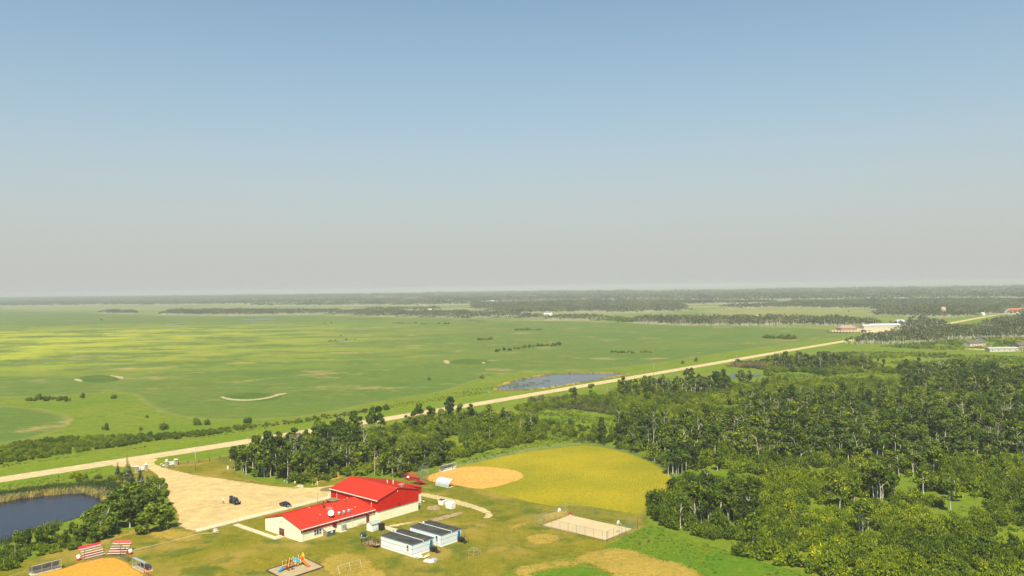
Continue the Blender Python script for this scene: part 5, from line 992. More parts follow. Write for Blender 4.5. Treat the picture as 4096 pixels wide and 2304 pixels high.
# outfield fence
of = [(1706, 1905), (1740, 1893), (1770, 1885), (1832, 1866), (1945, 1842), (2100, 1808), (2290, 1782), (2335, 1775), (2417, 1787), (2530, 1816), (2612, 1850), (2674, 1890), (2706, 1930), (2700, 1965)]
of = W(of); t = thing('outfield_fence', 'low chain-link fence curving round the mown ball field', 'fence', (*of[1], 0)); fenceline(t, rel(of[1:], of[1]), 1.25, M_post, 3.2, .6, wr=.015)
t = thing('infield_fence', 'short low fence between far backstop and quonset dugout', 'fence', (*G(*pxd(760, 585)), 0)); fenceline(t, rel(W([pxd(760, 585), pxd(960, 610)]), G(*pxd(760, 585))), 1.1, M_maroon, 1.6, .6)
def backstop(pts, lab, h=3.1, top=4.3, ins=1.0, cen=None):
    o = pts[0]; P_ = [Vector((*q, 0)) for q in rel(pts, o)]; t = thing('backstop', lab, 'backstop', (*o, 0)); cen = Vector((*rel([cen], o)[0], 0)); tops = []
    for p in P_:
        q = p + (cen - p).normalized() * ins; MB().tube([p, p + Vector((0, 0, h)), q + Vector((0, 0, top))], .06, 6).obj('bent_post', M_post, t); tops.append(q + Vector((0, 0, top)))
    rl = MB(); w_ = MB()
    for i in range(len(P_) - 1):
        a, b = P_[i], P_[i + 1]
        for z in (.1, 1.5, h): rl.tube([a + Vector((0, 0, z)), b + Vector((0, 0, z))], .04, 4)
        rl.tube([tops[i], tops[i + 1]], .045, 5); L_ = (b - a).length; m_ = int(L_ / .35)
        for k in range(m_ + 1):
            for s0, s1 in ((k / m_, min(1, k / m_ + h / L_)), (k / m_, max(0, k / m_ - h / L_))):
                w_.tube([a.lerp(b, s0), a.lerp(b, s1) + Vector((0, 0, abs(s1 - s0) * L_))], .012, 3, caps=False)
            w_.tube([a.lerp(b, k / m_) + Vector((0, 0, h)), tops[i].lerp(tops[i + 1], k / m_)], .012, 3, caps=False)
    rl.obj('rail', M_post, t); w_.obj('chain_link', M_post, t, kind='stuff')
backstop(W([px8(1140, 528), px8(1508, 440), px8(1822, 432), px8(1968, 520)]), 'wire backstop around the near orange infield before the bleachers', 3.0, 4.0, 1.0, G(*px8(1560, 640)))
backstop(W([pxd(722, 575), pxd(482, 500), pxd(600, 420), pxd(795, 385)]), 'tall wire backstop of the far infield beside the trees', 3.4, 4.9, 1.2, G(*pxd(900, 480)))
fr = W([px8(1968, 520), px8(2050, 470)]); t = thing('short_fence', 'short wire fence joining near backstop and arched dugout', 'fence', (*fr[0], 0)); fenceline(t, rel(fr, fr[0]), 1.2, M_post, 1.5, .4)
t = thing('red_gate', 'red pipe railing beside the arched dugout', 'railing', (*G(*px8(2270, 735)), 0), AU)
for k in range(3): MB().tube([(k * 1.1, 0, 0), (k * 1.1, 0, 1.2)], .05, 5).obj('post', M_red, t)
MB().tube([(0, 0, 1.2), (4, 0, 1.2)], .05, 5).tube([(0, 0, .6), (4, 0, .6)], .04, 5).obj('rail', M_red, t)
# cable fence on the lawn
cp_ = W([px8(2050, 300), px8(2576, 175), (790, 2138), (860, 2132)]); t = thing('ground_pipe', 'long thin pipe lying across the lawn to the boulder', 'pipe', (*cp_[0], 0)); MB().tube([(x, y, .1) for x, y in rel(cp_, cp_[0])], .09, 5).obj('pipe_run', mat('tan pipe', (.45, .38, .24)), t)
cp_ = W([(20, 2312), (100, 2288)]); t = thing('ground_pipe', 'thin pale pipe in the grass at lower left corner', 'pipe', (*cp_[0], 0)); MB().tube([(x, y, .1) for x, y in rel(cp_, cp_[0])], .07, 5).obj('pipe_run', mat('tan pipe', (.45, .38, .24)), t)
# ------------------------------------------------------------------ gate signs, fence, poles
M_stone = mat('field stone', (.40, .32, .22), .9, .3, 6.0, col2=(.65, .56, .40))
def pillar(t, x, h, cone):
    b = MB().box(x - .55, -.55, 0, x + .55, .55, .15).obj('plinth', M_conc, t)
    for i in range(6):
        for j in range(2): z = .15 + i * (h - .15) / 6; dx = random.uniform(-.03, .03); MB().box(x - .42 + j * .42 + dx, -.42, z + .01, x - .02 + j * .42 + dx, .42, z + (h - .15) / 6 - .01).obj('stone', M_stone, t)
    c = MB().box(x - .55, -.55, h, x + .55, .55, h + .15).obj('cap', M_white, t)
    if cone == 'ball': MB().lathe([(.12, .15), (.34, .35), (.40, .55), (.34, .8), (.1, .95)], 12, (x, 0, h)).obj('finial', M_white, t)
    elif cone == 'cone': MB().lathe([(.45, .15), (.3, .5), (.02, 1.1)], 10, (x, 0, h)).obj('finial', M_white, t)
    else: MB().hexa([(x - .55, -.55, h + .15), (x + .55, -.55, h + .15), (x + .55, .55, h + .15), (x - .55, .55, h + .15)], [(x - .1, -.1, h + .45), (x + .1, -.1, h + .45), (x + .1, .1, h + .45), (x - .1, .1, h + .45)]).obj('finial', M_white, t)
def gate(p0, p1, lab, c0, c1):
    a, b = Vector(G(*p0)), Vector(G(*p1)); L_ = (b - a).length; t = thing('gate_sign', lab, 'sign', (a.x, a.y, 0), math.atan2(b.y - a.y, b.x - a.x)); pillar(t, 0, 2.2, c0); pillar(t, L_, 2.2, c1); MB().box(.7, -.06, .7, L_ - .7, .06, 1.95).obj('sign_board', M_white, t); MB().box(.62, -.09, .6, L_ - .62, .09, .69).obj('sign_frame', M_trim, t)
def px6(x, y): return (600 + x / 6.44, 1780 + y / 6.44)
gate(px6(432, 572), px6(668, 528), 'stone-pillared gate sign on the right lawn, ball-topped left pillar', 'ball', 'flat')
gate((400 + 622 / 4.262, 1820 + 298 / 4.262), (400 + 790 / 4.262, 1820 + 268 / 4.262), 'stone-pillared gate sign near the spruces, cone-topped right pillar', 'flat', 'cone')
fp = [px6(735, 505), px6(980, 480), px6(1257, 452), px6(1533, 412), px6(1797, 362), px6(2043, 318), px6(2287, 275), px6(2500, 235)]; gp_ = W(fp)
t = thing('rail_fence', 'dark red post and rail fence on the lawn by the gate sign', 'fence', (*gp_[0], 0)); rp_ = rel(gp_, gp_[0])
for x, y in rp_: MB().box(x - .09, y - .09, 0, x + .09, y + .09, 1.35).box(x - .2, y - .12, .62, x + .2, y + .12, .74).box(x - .2, y - .12, 1.1, x + .2, y + .12, 1.2).obj('post', M_maroon, t)
for i in range(len(rp_) - 1):
    a, b = Vector((*rp_[i], 0)), Vector((*rp_[i + 1], 0))
    for z in (.68, 1.15): MB().tube([a + Vector((0, 0, z)), b + Vector((0, 0, z))], .05, 4).obj('rail', mat('worn rail', (.42, .32, .14)), t)
def pole(px, py, h, lab, arms=False, r_=.14, cat='utility pole', m=None, name='utility_pole'):
    t = thing(name, lab, cat, G(px, py) + (0,)); MB().tube([(0, 0, 0), (0, 0, h)], [r_, r_ * .7], 8).obj('shaft', m or mat('weathered pole', (.46, .40, .28), .9, .15, 1), t)
    if arms: MB().box(-1.1, -.05, h - .7, 1.1, .05, h - .58).obj('crossarm', M_woodg, t)
    return t
t = pole(782, 1882.5, 8.4, 'tall bare utility pole standing on the lawn beside the lot'); MB().lathe([(.12, 0), (.25, .1), (.25, .6), (.1, .7)], 8, (-.3, 0, 6.6)).obj('transformer', M_galv, t)
pole(2615, 1502, 9.0, 'utility pole at the near side of the far gravel road'); pole(2947, 1470, 10.5, 'thin utility pole by the small pond behind the wood'); pole(3494, 1372, 11.5, 'utility pole in front of the low wood near the farm'); pole(2215, 1573, 5.5, 'short post beside the road near the large pond', r_=.09)
pole(3775, 1392, 9, 'thin pole in the low brush left of the brown house', r_=.1)
t = pole(400 + 1140 / 4.262, 1820 + 1168 / 4.262, 6.2, 'dark lamp post at the corner of the poplar grove', r_=.09, cat='lamp post', m=M_black, name='lamp_post'); MB().tube([(0, 0, 6.1), (.5, -.1, 6.3), (.9, -.2, 6.25)], .05, 5).box(.8, -.35, 6.15, 1.2, -.1, 6.28).obj('lamp_arm', M_black, t)
t = pole(1040 + 1118 / 4.83, 1890 + 600 / 4.83, 7.0, 'slim grey flagpole beside the walkway above the wing roof', r_=.05, cat='flagpole', m=M_galv, name='flagpole'); MB().lathe([(.02, 7.0), (.1, 7.05), (.02, 7.2)], 6).obj('finial', M_galv, t)
t = pole(1600 + 555 / 6.587, 1840 + 1410 / 6.587, 4.5, 'pale lamp pole with a short arm beside the gym corner', r_=.09, cat='lamp pole', m=M_galv, name='lamp_pole'); MB().tube([(0, 0, 4.1), (.9, 0, 3.7)], .05, 5).box(.7, -.12, 3.6, 1.1, .12, 3.72).obj('lamp_arm', M_white, t)
t = thing('utility_box', 'pale green utility box beside the stand of trees', 'utility box', G(912, 1877) + (0,), .2); MB().box(-.35, -.35, 0, .35, .35, 1.15).obj('housing', mat('pale green enamel', (.62, .68, .60)), t); MB().lathe([(.36, 1.15), (.3, 1.3), (.1, 1.36)], 12).obj('lid', M_galv, t)
pole(600 + 2068 / 6.44, 1780 + 455 / 6.44, 1.8, 'short cream marker post near the edge of the stand', r_=.12, cat='post', m=M_cream, name='marker_post')
for px, py, h, l in ((1137, 1932, 1.0, 'short cream post left of the two drums'), (1190, 1934, 1.0, 'leaning cream post right of the yellow drum'), (1249, 1946, 1.0, 'cream post at the lot edge, left of three'), (1263, 1946, 1.2, 'thick cream post at the lot edge, middle of three'), (1269, 1944, 1.4, 'cream post at the lot edge, right of three')):
    pole(px, py, h, l, r_=.10, cat='post', m=mat('cream paint', (.80, .74, .42)), name='bollard')
pole(1161, 1932, 1.9, 'thin grey post between the two drums', r_=.05, cat='post', m=M_galv, name='signpost')
for px, py, m, l in ((1150, 1932, M_trim, 'white drum in the grass beyond the lot'), (1181, 1935, mat('yellow drum', (.75, .55, .10)), 'yellow drum with a white lid beyond the lot')):
    t = thing('drum', l, 'drum', G(px, py) + (0,)); MB().lathe([(.36, 0), (.38, .3), (.38, .6), (.34, .72)], 14).obj('drum_body', m, t); MB().lathe([(.36, .72), (.34, .85), (.05, .95)], 14).obj('lid', M_white, t)
for px, py, l in ((1329, 1907, 'red hydrant with white cap at the foot of the trees'), (1340, 1908, 'small red hydrant right of the white-capped hydrant')):
    t = thing('hydrant', l, 'hydrant', G(px, py) + (0,)); MB().lathe([(.18, 0), (.16, .7), (.2, .75), (.12, .9)], 10).obj('barrel_body', M_maroon, t); MB().lathe([(.16, .9), (.18, 1.1), (.05, 1.25)], 10).obj('cap', M_cream if 'white' in l else M_maroon, t)
t = thing('road_sign', 'small square grey sign beyond the road near the large pond', 'sign', G(1957, 1577) + (0,), AU); MB().box(-.8, -.03, .5, .8, .03, 2.0).obj('sign_panel', M_galv, t); MB().box(-.06, .03, 0, .06, .1, 2.0).obj('post', M_wood, t)
t = thing('yellow_hydrant', 'yellow and red post cluster behind the lamp post', 'posts', G(400 + 1165 / 4.262, 1820 + 1055 / 4.262) + (0,)); MB().tube([(-.8, .1, 0), (-.8, .1, 1.1)], .16, 8).obj('yellow_post', mat('yellow drum', (.75, .55, .10)), t)
for x in (0.1, 1.1): MB().tube([(x, 0, 0), (x, 0, .9)], .13, 8).obj('red_post', M_red, t)
pole(61, 2262, 5.2, 'bare grey post standing in the bushes at lower left', r_=.08, cat='post', m=M_woodg, name='old_post')
# ------------------------------------------------------------------ play equipment
t = thing('play_structure', 'playground climber with blue and orange slides and coloured posts', 'playground', G(1060 + 800 / 6.44, 2200 + 470 / 6.44) + (.2,), AV)
M_y = mat('yellow plastic', (.82, .60, .03), .4, .05); M_o = mat('orange plastic', (.85, .16, .01), .35, .04); M_b = mat('light blue plastic', (.12, .50, .75), .35, .05); M_mar = mat('maroon metal', (.25, .03, .02), .5, .1)
PP = [(-3.6, .3), (-3.6, 1.5), (-2.4, .3), (-2.4, 1.5), (-1.2, .3), (-1.2, 1.5), (0, .3), (0, 1.5), (1.9, .3), (1.9, 1.5), (3.1, .3), (3.1, 1.5)]
for i, (x, y) in enumerate(PP): ps = MB().tube([(x, y, 0), (x, y, 2.2)], .07, 8).obj('post', M_y, t); MB().tube([(x, y, 2.2), (x, y, 3.2 if x > -1.5 else 2.8)], .06, 8).obj('post_top', M_white if i % 2 else M_y, ps)
for x0, x1, z in ((-3.6, -2.4, 1.0), (-2.4, -1.2, 1.2), (-1.2, 0, 1.4), (1.9, 3.1, 1.5)): MB().box(x0, .3, z, x1, 1.5, z + .08).obj('deck', M_mar, t)
for x in (-3.0, -1.8, -.6): MB().box(x - .5, 1.45, 1.4, x + .5, 1.52, 2.3).obj('panel', M_mar, t)
MB().box(0.05, .35, 1.5, 1.85, 1.45, 1.56).obj('bridge', M_b, t); MB().box(.05, 1.42, 1.6, 1.85, 1.5, 2.5).box(.05, .3, 1.6, 1.85, .36, 2.1).obj('bridge_panel', M_b, t)
MB().box(2.0, 1.44, 1.6, 3.05, 1.5, 2.6).obj('panel', M_o, t); MB().box(3.05, .35, 1.6, 3.12, 1.45, 2.5).obj('panel', M_o, t)
def slide(pts, w_, m, nm='slide'):
    b = MB()
    for i in range(len(pts) - 1):
        a, c = Vector(pts[i]), Vector(pts[i + 1]); d = (c - a); sd = Vector((-d.y, d.x, 0)).normalized() * w_ / 2; b.slab(a - sd, c - sd, c + sd, a + sd, .05)
        for s_ in (1, -1): b.tube([a + sd * s_ + Vector((0, 0, .12)), c + sd * s_ + Vector((0, 0, .12))], .09, 6)
    b.obj(nm, m, t)
slide([(2.5, .3, 1.5), (2.6, -.4, 1.15), (2.7, -1.5, .55), (2.8, -2.5, .25), (2.8, -2.9, .22)], .7, M_o); slide([(-3.6, .9, 1.0), (-4.3, .7, .8), (-5.3, .4, .3), (-5.8, .3, .22)], .65, mat('blue plastic', (.03, .28, .60), .35, .05))
pts = [(2.95, 1.5 - .6 + .6 * math.cos(a), 2.4 + .9 * math.sin(a)) for a in np.linspace(0, math.pi, 9)]; MB().tube([(3.1, 1.5, 1.6)] + [(3.1, 1.0 + .45 * math.cos(a), 3.0 + .7 * math.sin(a)) for a in np.linspace(0, math.pi, 9)] + [(3.1, .5, 1.6)], .1, 6).box(3.07, .62, 2.0, 3.13, 1.38, 3.4).obj('arch', M_y, t)
cl = MB()
for i in range(7): a = i * .9; cl.tube([(-1.9 + .5 * math.cos(a), -.9 + .5 * math.sin(a), .15 + i * .22), (-1.9 + .5 * math.cos(a + 1.4), -.9 + .5 * math.sin(a + 1.4), .3 + i * .22)], .09, 6)
cl.tube([(-1.9, -.9, 0), (-1.9, -.9, 1.8)], .07, 6); cl.obj('spiral_climber', M_mar, t)
for i in range(4): MB().box(-3.4, -.9 + i * .3, .15 + i * .25, -2.6, -.65 + i * .3, .22 + i * .25).obj('step', M_mar, t)
MB().lathe([(.35, .2), (.35, .9), (.1, 1.1)], 12, (1.2, .9, 0)).obj('drum_seat', M_y, t); t.scale = (.80, .80, .74)
t = thing('swing_frame', 'bare tan swing frame at the bottom edge beside playground', 'swing frame', G(1352, 2310) + (0,), math.atan2(G(1420, 2299)[1] - G(1336, 2326)[1], G(1420, 2299)[0] - G(1336, 2326)[0]))
M_sw = mat('pale tan steel', (.60, .48, .33), .6, .1); MB().tube([(0, 0, 2.6), (6.2, 0, 2.6)], .04, 6).obj('top_bar', M_sw, t)
for x in (0, 3.1, 6.2):
    for y in (-1, 1): MB().tube([(x, 0, 2.6), (x, y * 1.1, 0)], .05, 6).obj('leg', M_sw, t)
t = thing('climbing_dome', 'thin white dome climber standing alone in the lawn', 'climbing dome', G(1895, 2219) + (0,)); dm = MB(); R_ = 1.9
ring = [[(R_ * math.cos(e) * math.cos(a), R_ * math.cos(e) * math.sin(a), R_ * .95 * math.sin(e)) for a in np.linspace(0, 2 * math.pi, 9)] for e in (0, .45, .9, 1.3)]
for i, rg in enumerate(ring):
    for k in range(8):
        if i: dm.tube([rg[k], rg[k + 1]], .018, 4)
        if i < 3: dm.tube([rg[k], ring[i + 1][k]], .018, 4)
dm.obj('dome_bars', mat('worn white bars', (.55, .46, .34)), t)
# ------------------------------------------------------------------ vehicles and person
M_carb = mat('black car paint', (.012, .013, .018), .25, .1, spec=.7); M_tyre = mat('tyre rubber', (.02, .02, .02), .9, .1); M_chrome = mat('chrome', (.75, .75, .75), .2, .05, metal=.8)
def wheels(t, xs, w_, r_, rim):
    for x in xs:
        for s_ in (1, -1):
            wh = MB(); n = 18; vs = []
            for yy, rr in ((-.11, r_ * .92), (-.08, r_), (.08, r_), (.11, r_ * .92)):
                for k in range(n): a = 2 * math.pi * k / n; vs.append((x + rr * math.cos(a), s_ * w_ + yy, r_ + rr * math.sin(a)))
            wh.add(vs, [(i * n + k, i * n + (k + 1) % n, (i + 1) * n + (k + 1) % n, (i + 1) * n + k) for i in range(3) for k in range(n)] + [tuple(range(n)), tuple(3 * n + k for k in range(n - 1, -1, -1))]); wo_ = wh.obj('wheel', M_tyre, t)
            rr = r_ * .62; vs = [(x + rr * math.cos(2 * math.pi * k / n), s_ * (w_ + .115), r_ + rr * math.sin(2 * math.pi * k / n)) for k in range(n)] + [(x + .06 * math.cos(2 * math.pi * k / n), s_ * (w_ + .09), r_ + .06 * math.sin(2 * math.pi * k / n)) for k in range(n)]
            MB().add(vs, [(k, (k + 1) % n, n + (k + 1) % n, n + k) for k in range(n)] + [tuple(n + k for k in range(n))]).obj('rim', rim, wo_)
def loft(secs, m, nm, t):   # secs: list of (x, [(y,z)...]) closed sections
    b = MB(); n = len(secs[0][1]); vs = [(x, y, z) for x, pr in secs for y, z in pr]
    b.add(vs, [(i * n + k, (i + 1) * n + k, (i + 1) * n + (k + 1) % n, i * n + (k + 1) % n) for i in range(len(secs) - 1) for k in range(n)] + [tuple(range(n)), tuple((len(secs) - 1) * n + k for k in range(n - 1, -1, -1))], 0, False); return b.obj(nm, m, t)
def sec(w, z0, z1, wt=None, sh=.72): wt = wt or w * .9; zm = z0 + (z1 - z0) * sh; return [(-w * .94, z0), (-w, z0 + .12), (-w, zm), (-wt, z1), (wt, z1), (w, zm), (w, z0 + .12), (w * .94, z0)]
def sedan(loc, ang, lab):
    t = thing('sedan_car', lab, 'car', loc, ang)
    loft([(-2.35, sec(.72, .35, .80)), (-2.2, sec(.86, .25, .93)), (-1.3, sec(.91, .22, 1.0)), (.0, sec(.92, .2, .98)), (.95, sec(.91, .22, .93)), (1.9, sec(.87, .25, .80)), (2.32, sec(.74, .32, .62))], M_carb, 'body', t)
    loft([(-1.55, sec(.78, .95, 1.0, .6)), (-.85, sec(.78, .95, 1.36, .58)), (-.1, sec(.78, .95, 1.41, .58)), (.35, sec(.78, .95, 1.36, .57)), (1.05, sec(.78, .90, .96, .62))], M_carb, 'cabin', t)
    MB().slab((1.02, -.6, .98), (1.02, .6, .98), (.40, .52, 1.365), (.40, -.52, 1.365), -.015).obj('windscreen', M_glass, t); MB().slab((-1.5, .58, 1.01), (-1.5, -.58, 1.01), (-.88, -.52, 1.375), (-.88, .52, 1.375), -.015).obj('rear_window', M_glass, t)
    for s_ in (1, -1):
        MB().hexa([(-1.2, s_ * .79, 1.0), (.75, s_ * .79, 1.0), (.75, s_ * .80, 1.02), (-1.2, s_ * .80, 1.02)], [(-.8, s_ * .63, 1.33), (.30, s_ * .63, 1.33), (.30, s_ * .65, 1.33), (-.8, s_ * .65, 1.33)]).obj('side_window', M_glass, t)
        MB().tube([(-1.35, s_ * .80, 1.0), (-.85, s_ * .64, 1.345), (-.55, s_ * .64, 1.36)], .022, 4).obj('window_trim', M_chrome, t); MB().box(1.0 - .15, s_ * .92 - .09, .95, 1.0 + .02, s_ * .92 + .09, 1.07).obj('mirror', M_carb, t)
        MB().box(2.16, s_ * .6 - .17, .58, 2.33, s_ * .6 + .17, .70).obj('headlight', M_white, t); MB().box(-2.36, s_ * .6 - .15, .62, -2.30, s_ * .6 + .15, .76).obj('tail_light', M_red, t)
    MB().box(2.3, -.26, .38, 2.38, .26, .50).obj('licence_plate', M_white, t); MB().box(2.28, -.42, .52, 2.35, .42, .6).obj('grille', M_chrome, t)
    wheels(t, (-1.42, 1.42), .80, .33, M_chrome); return t
def suv(loc, ang, lab):
    t = thing('off_road_vehicle', lab, 'off-roader', loc, ang)
    loft([(-2.0, sec(.74, .5, 1.12)), (-1.9, sec(.78, .45, 1.2)), (.75, sec(.78, .45, 1.2)), (.85, sec(.74, .5, 1.16)), (2.0, sec(.62, .55, 1.08))], M_carb, 'body', t)
    loft([(-1.95, sec(.76, 1.15, 1.80, .66)), (-1.8, sec(.76, 1.15, 1.86, .66)), (.45, sec(.76, 1.15, 1.86, .66)), (.78, sec(.76, 1.13, 1.30, .70))], M_carb, 'cabin', t)
    for x in (-1.42, 1.42):
        for s_ in (1, -1): MB().hexa([(x - .62, s_ * .78, .68), (x + .62, s_ * .78, .68), (x + .62, s_ * .96, .68), (x - .62, s_ * .96, .68)], [(x - .42, s_ * .74, .98), (x + .42, s_ * .74, .98), (x + .42, s_ * .94, .95), (x - .42, s_ * .94, .95)]).obj('fender', M_black, t)
    MB().slab((.80, -.62, 1.26), (.80, .62, 1.26), (.50, .60, 1.80), (.50, -.60, 1.80), -.02).obj('windscreen', M_glass, t)
    for s_ in (1, -1):
        for x0, x1 in ((-1.8, -1.0), (-.9, -.2), (-.1, .45)): MB().box(x0, s_ * .735 - .02, 1.3, x1, s_ * .735 + .02, 1.70).obj('side_window', M_glass, t)
        MB().lathe([(.14, 0), (.14, .05)], 10, (1.98, s_ * .42, .9)).obj('headlight', M_white, t); MB().box(.55, s_ * .92 - .08, 1.22, .65, s_ * .92 + .08, 1.42).obj('mirror', M_black, t)
        MB().box(2.0, s_ * .42 - .11, .82, 2.06, s_ * .42 + .11, 1.02).obj('headlight', M_white, t)
    MB().box(1.98, -.3, .7, 2.04, .3, 1.04).obj('grille', M_black, t); MB().box(2.05, -.8, .52, 2.25, .8, .68).obj('bumper', M_black, t); MB().box(-2.2, -.75, .5, -2.02, .75, .64).obj('bumper', M_black, t)
    MB().slab((-1.95, -.6, 1.82), (-1.95, .6, 1.82), (-2.55, .6, 2.12), (-2.55, -.6, 2.12), .04).obj('raised_rear_window', M_glass, t)
    MB().slab((-2.0, .72, .6), (-2.65, 1.15, .6), (-2.65, 1.15, 1.15), (-2.0, .72, 1.15), .06).obj('tailgate', M_carb, t)
    wheels(t, (-1.42, 1.42), .84, .41, M_galv); return t
def px7(x, y): return (860 + x / 7.244, 1920 + y / 7.244)
sedan(G(*px7(2045, 775)) + (.14,), AU, 'black sedan parked on the sand lot nearest the walkway'); suv(G(*px7(575, 700)) + (.14,), AU, 'black off-roader with raised rear window beside the standing person')
def person(loc, ang):
    t = thing('person', 'person in white shirt and pale cap standing on the sand lot', 'person', loc, ang)
    J = {'pel': (0, 0, .95, .15), 'wst': (0, 0, 1.12, .14), 'chs': (0, .0, 1.33, .17), 'nck': (0, .0, 1.48, .065), 'hd1': (0, .02, 1.58, .085), 'hd2': (0, .02, 1.68, .10), 'hd3': (0, .01, 1.74, .07)}
    E_ = [('pel', 'wst'), ('wst', 'chs'), ('chs', 'nck'), ('nck', 'hd1'), ('hd1', 'hd2'), ('hd2', 'hd3')]
    for s_, n in ((1, 'l'), (-1, 'r')):
        J.update({n + 'hp': (s_ * .10, 0, .88, .105), n + 'kn': (s_ * .13, .03, .50, .065), n + 'an': (s_ * .15, 0, .10, .045), n + 'to': (s_ * .17, .17, .04, .04), n + 'sh': (s_ * .19, 0, 1.42, .065), n + 'el': (s_ * .27, .02, 1.16, .048), n + 'wr': (s_ * .12, .24, 1.22, .032), n + 'hn': (s_ * .05, .29, 1.24, .036)})
        E_ += [('pel', n + 'hp'), (n + 'hp', n + 'kn'), (n + 'kn', n + 'an'), (n + 'an', n + 'to'), ('chs', n + 'sh'), (n + 'sh', n + 'el'), (n + 'el', n + 'wr'), (n + 'wr', n + 'hn')]
        for f in range(5):
            dz = (f - 2) * .018; l1 = (.045, .055, .06, .055, .042)[f]; J.update({n + 'f%d' % f: (s_ * .03, .32 + l1 * .5, 1.24 + dz, .010), n + 'g%d' % f: (s_ * .01, .33 + l1, 1.235 + dz, .008)}); E_ += [(n + 'hn', n + 'f%d' % f), (n + 'f%d' % f, n + 'g%d' % f)]
    ks = list(J); me = bpy.data.meshes.new('body'); me.from_pydata([J[k][:3] for k in ks], [(ks.index(a), ks.index(b)) for a, b in E_], []); o = bpy.data.objects.new('body', me); COL.objects.link(o)
    md = o.modifiers.new('s', 'SKIN'); md.use_smooth_shade = True
    for i, k in enumerate(ks): sv = me.skin_vertices[0].data[i]; sv.radius = (J[k][3],) * 2; sv.use_root = (k == 'pel')
    sb = o.modifiers.new('d', 'SUBSURF'); sb.levels = sb.render_levels = 1
    dg = bpy.context.evaluated_depsgraph_get(); m2 = bpy.data.meshes.new_from_object(o.evaluated_get(dg)); bpy.data.objects.remove(o)
    mts = [mat('skin', (.55, .34, .24), .6, .03), mat('white shirt', (.85, .84, .80), .8, .04), mat('dark trousers', (.10, .10, .12), .8, .1)]
    m2.materials.clear(); [m2.materials.append(x) for x in mts]
    for p in m2.polygons:
        c = p.center; p.material_index = 2 if c.z < .92 else (1 if c.z < 1.47 and not (c.y > .20) else 0)
    link('body', m2, t)
    MB().lathe([(.115, 1.66), (.12, 1.72), (.10, 1.80), (.03, 1.84)], 14, (0, .01, 0)).slab((-.09, .08, 1.69), (.09, .08, 1.69), (.07, .22, 1.68), (-.07, .22, 1.68), .012).obj('cap', M_white, t)
    MB().lathe([(.108, 1.60), (.112, 1.66)], 12, (0, -.012, 0)).obj('hair', mat('brown hair', (.08, .05, .03)), t)
    MB().box(-.035, .118, 1.635, -.012, .125, 1.65).box(.012, .118, 1.635, .035, .125, 1.65).box(-.012, .11, 1.60, .012, .135, 1.635).box(-.03, .108, 1.57, .03, .118, 1.58).obj('face_features', mat('face shade', (.25, .12, .09)), t)
    MB().box(-.07, .28, 1.20, .07, .34, 1.27).obj('remote_control', M_grey, t)
    return t
person(G(*px7(237, 697)) + (.14,), math.pi + .3).scale = (1.05,) * 3
# ------------------------------------------------------------------ far buildings
def house(px, py, w_, d_, h, rh, mw_, mr, lab, cat='house', ang=AU, wins=0, hip=False, name='house'):
    t = thing(name, lab, cat, G(px, py) + (0,), ang)
    MB().box(-w_ / 2, 0, 0, w_ / 2, d_, h).obj('wall', mw_, t)
    for s_ in (0, 1):
        y0 = -.4 if s_ == 0 else d_ + .4; hx = d_ / 2 if hip else 0
        q = [(-w_ / 2 - .4, y0, h - .05), (w_ / 2 + .4, y0, h - .05), (w_ / 2 + .4 - hx, d_ / 2, h + rh), (-w_ / 2 - .4 + hx, d_ / 2, h + rh)]
        if s_: q = [q[1], q[0], q[3], q[2]]
        MB().slab(*q, .12).obj('roof_slope', mr, t)
    for sx_ in (-1, 1): MB().add([(sx_ * w_ / 2, 0, h), (sx_ * w_ / 2, d_, h), (sx_ * w_ / 2, d_ / 2, h + rh - .1)], [(0, 1, 2)]).obj('gable', mw_, t) if not hip else MB().add([(sx_ * (w_ / 2 + .4), -.4, h - .05), (sx_ * (w_ / 2 + .4), d_ + .4, h - .05), (sx_ * (w_ / 2 + .4 - d_ / 2), d_ / 2, h + rh)], [(0, 1, 2)]).obj('roof_end', mr, t)
    for i in range(wins): x = -w_ / 2 + (i + .5) * w_ / wins; wd = MB().box(x - .7, -.06, 1.0, x + .7, .0, 2.2).obj('window', M_trim, t); MB().box(x - .55, -.09, 1.1, x + .55, -.05, 2.1).obj('pane', M_glass, wd)
    return t
M_tan = mat('tan siding', (.55, .42, .30)); M_brown = mat('brown brick', (.36, .22, .15)); M_broof = mat('brown shingles', (.38, .26, .20)); M_wroof = mat('white metal roof', (.62, .63, .62), .5); M_barnw = mat('barn cladding', (.56, .52, .42)); M_dk = mat('dark shingles', (.13, .11, .10)); M_groof = mat('grey metal roof', (.50, .54, .56), .5); M_beige = mat('beige siding', (.66, .58, .46))
house(3396, 1322, 24, 12, 3.6, 4.0, M_brown, M_broof, 'brown brick house with tan roof at the farmyard', 'house', 0.15, 4, True)
house(3545, 1315, 42, 14, 5.0, 2.2, M_barnw, M_wroof, 'long white-roofed barn with a row of windows', 'barn', 0.0, 6, name='barn')
house(3478, 1316, 16, 12, 4.2, 2.0, M_barnw, M_wroof, 'lower white barn bay left of the long barn', 'barn', 0.0, 0, name='barn'); house(3563, 1314, 18, 11, 4.4, 1.2, M_white, M_wroof, 'white box-shaped shed right of the long barn', 'shed', 0, 0, name='machine_shed')
house(3612, 1299, 22, 12, 3.5, 4.5, M_tan, M_groof, 'tan house with grey roof among the right trees', 'house', .3, 3, True)
house(3785, 1239, 24, 12, 4, 4, mat('dark red siding', (.30, .03, .04)), mat('dark red roof', (.26, .04, .05)), 'small dark red house in the far forest', 'house', .1, 3)
house(4072, 1257, 36, 16, 5, 6.5, M_white, mat('orange-red roof', (.65, .15, .07)), 'white house with orange-red roof at the far right edge', 'house', .35, 3)
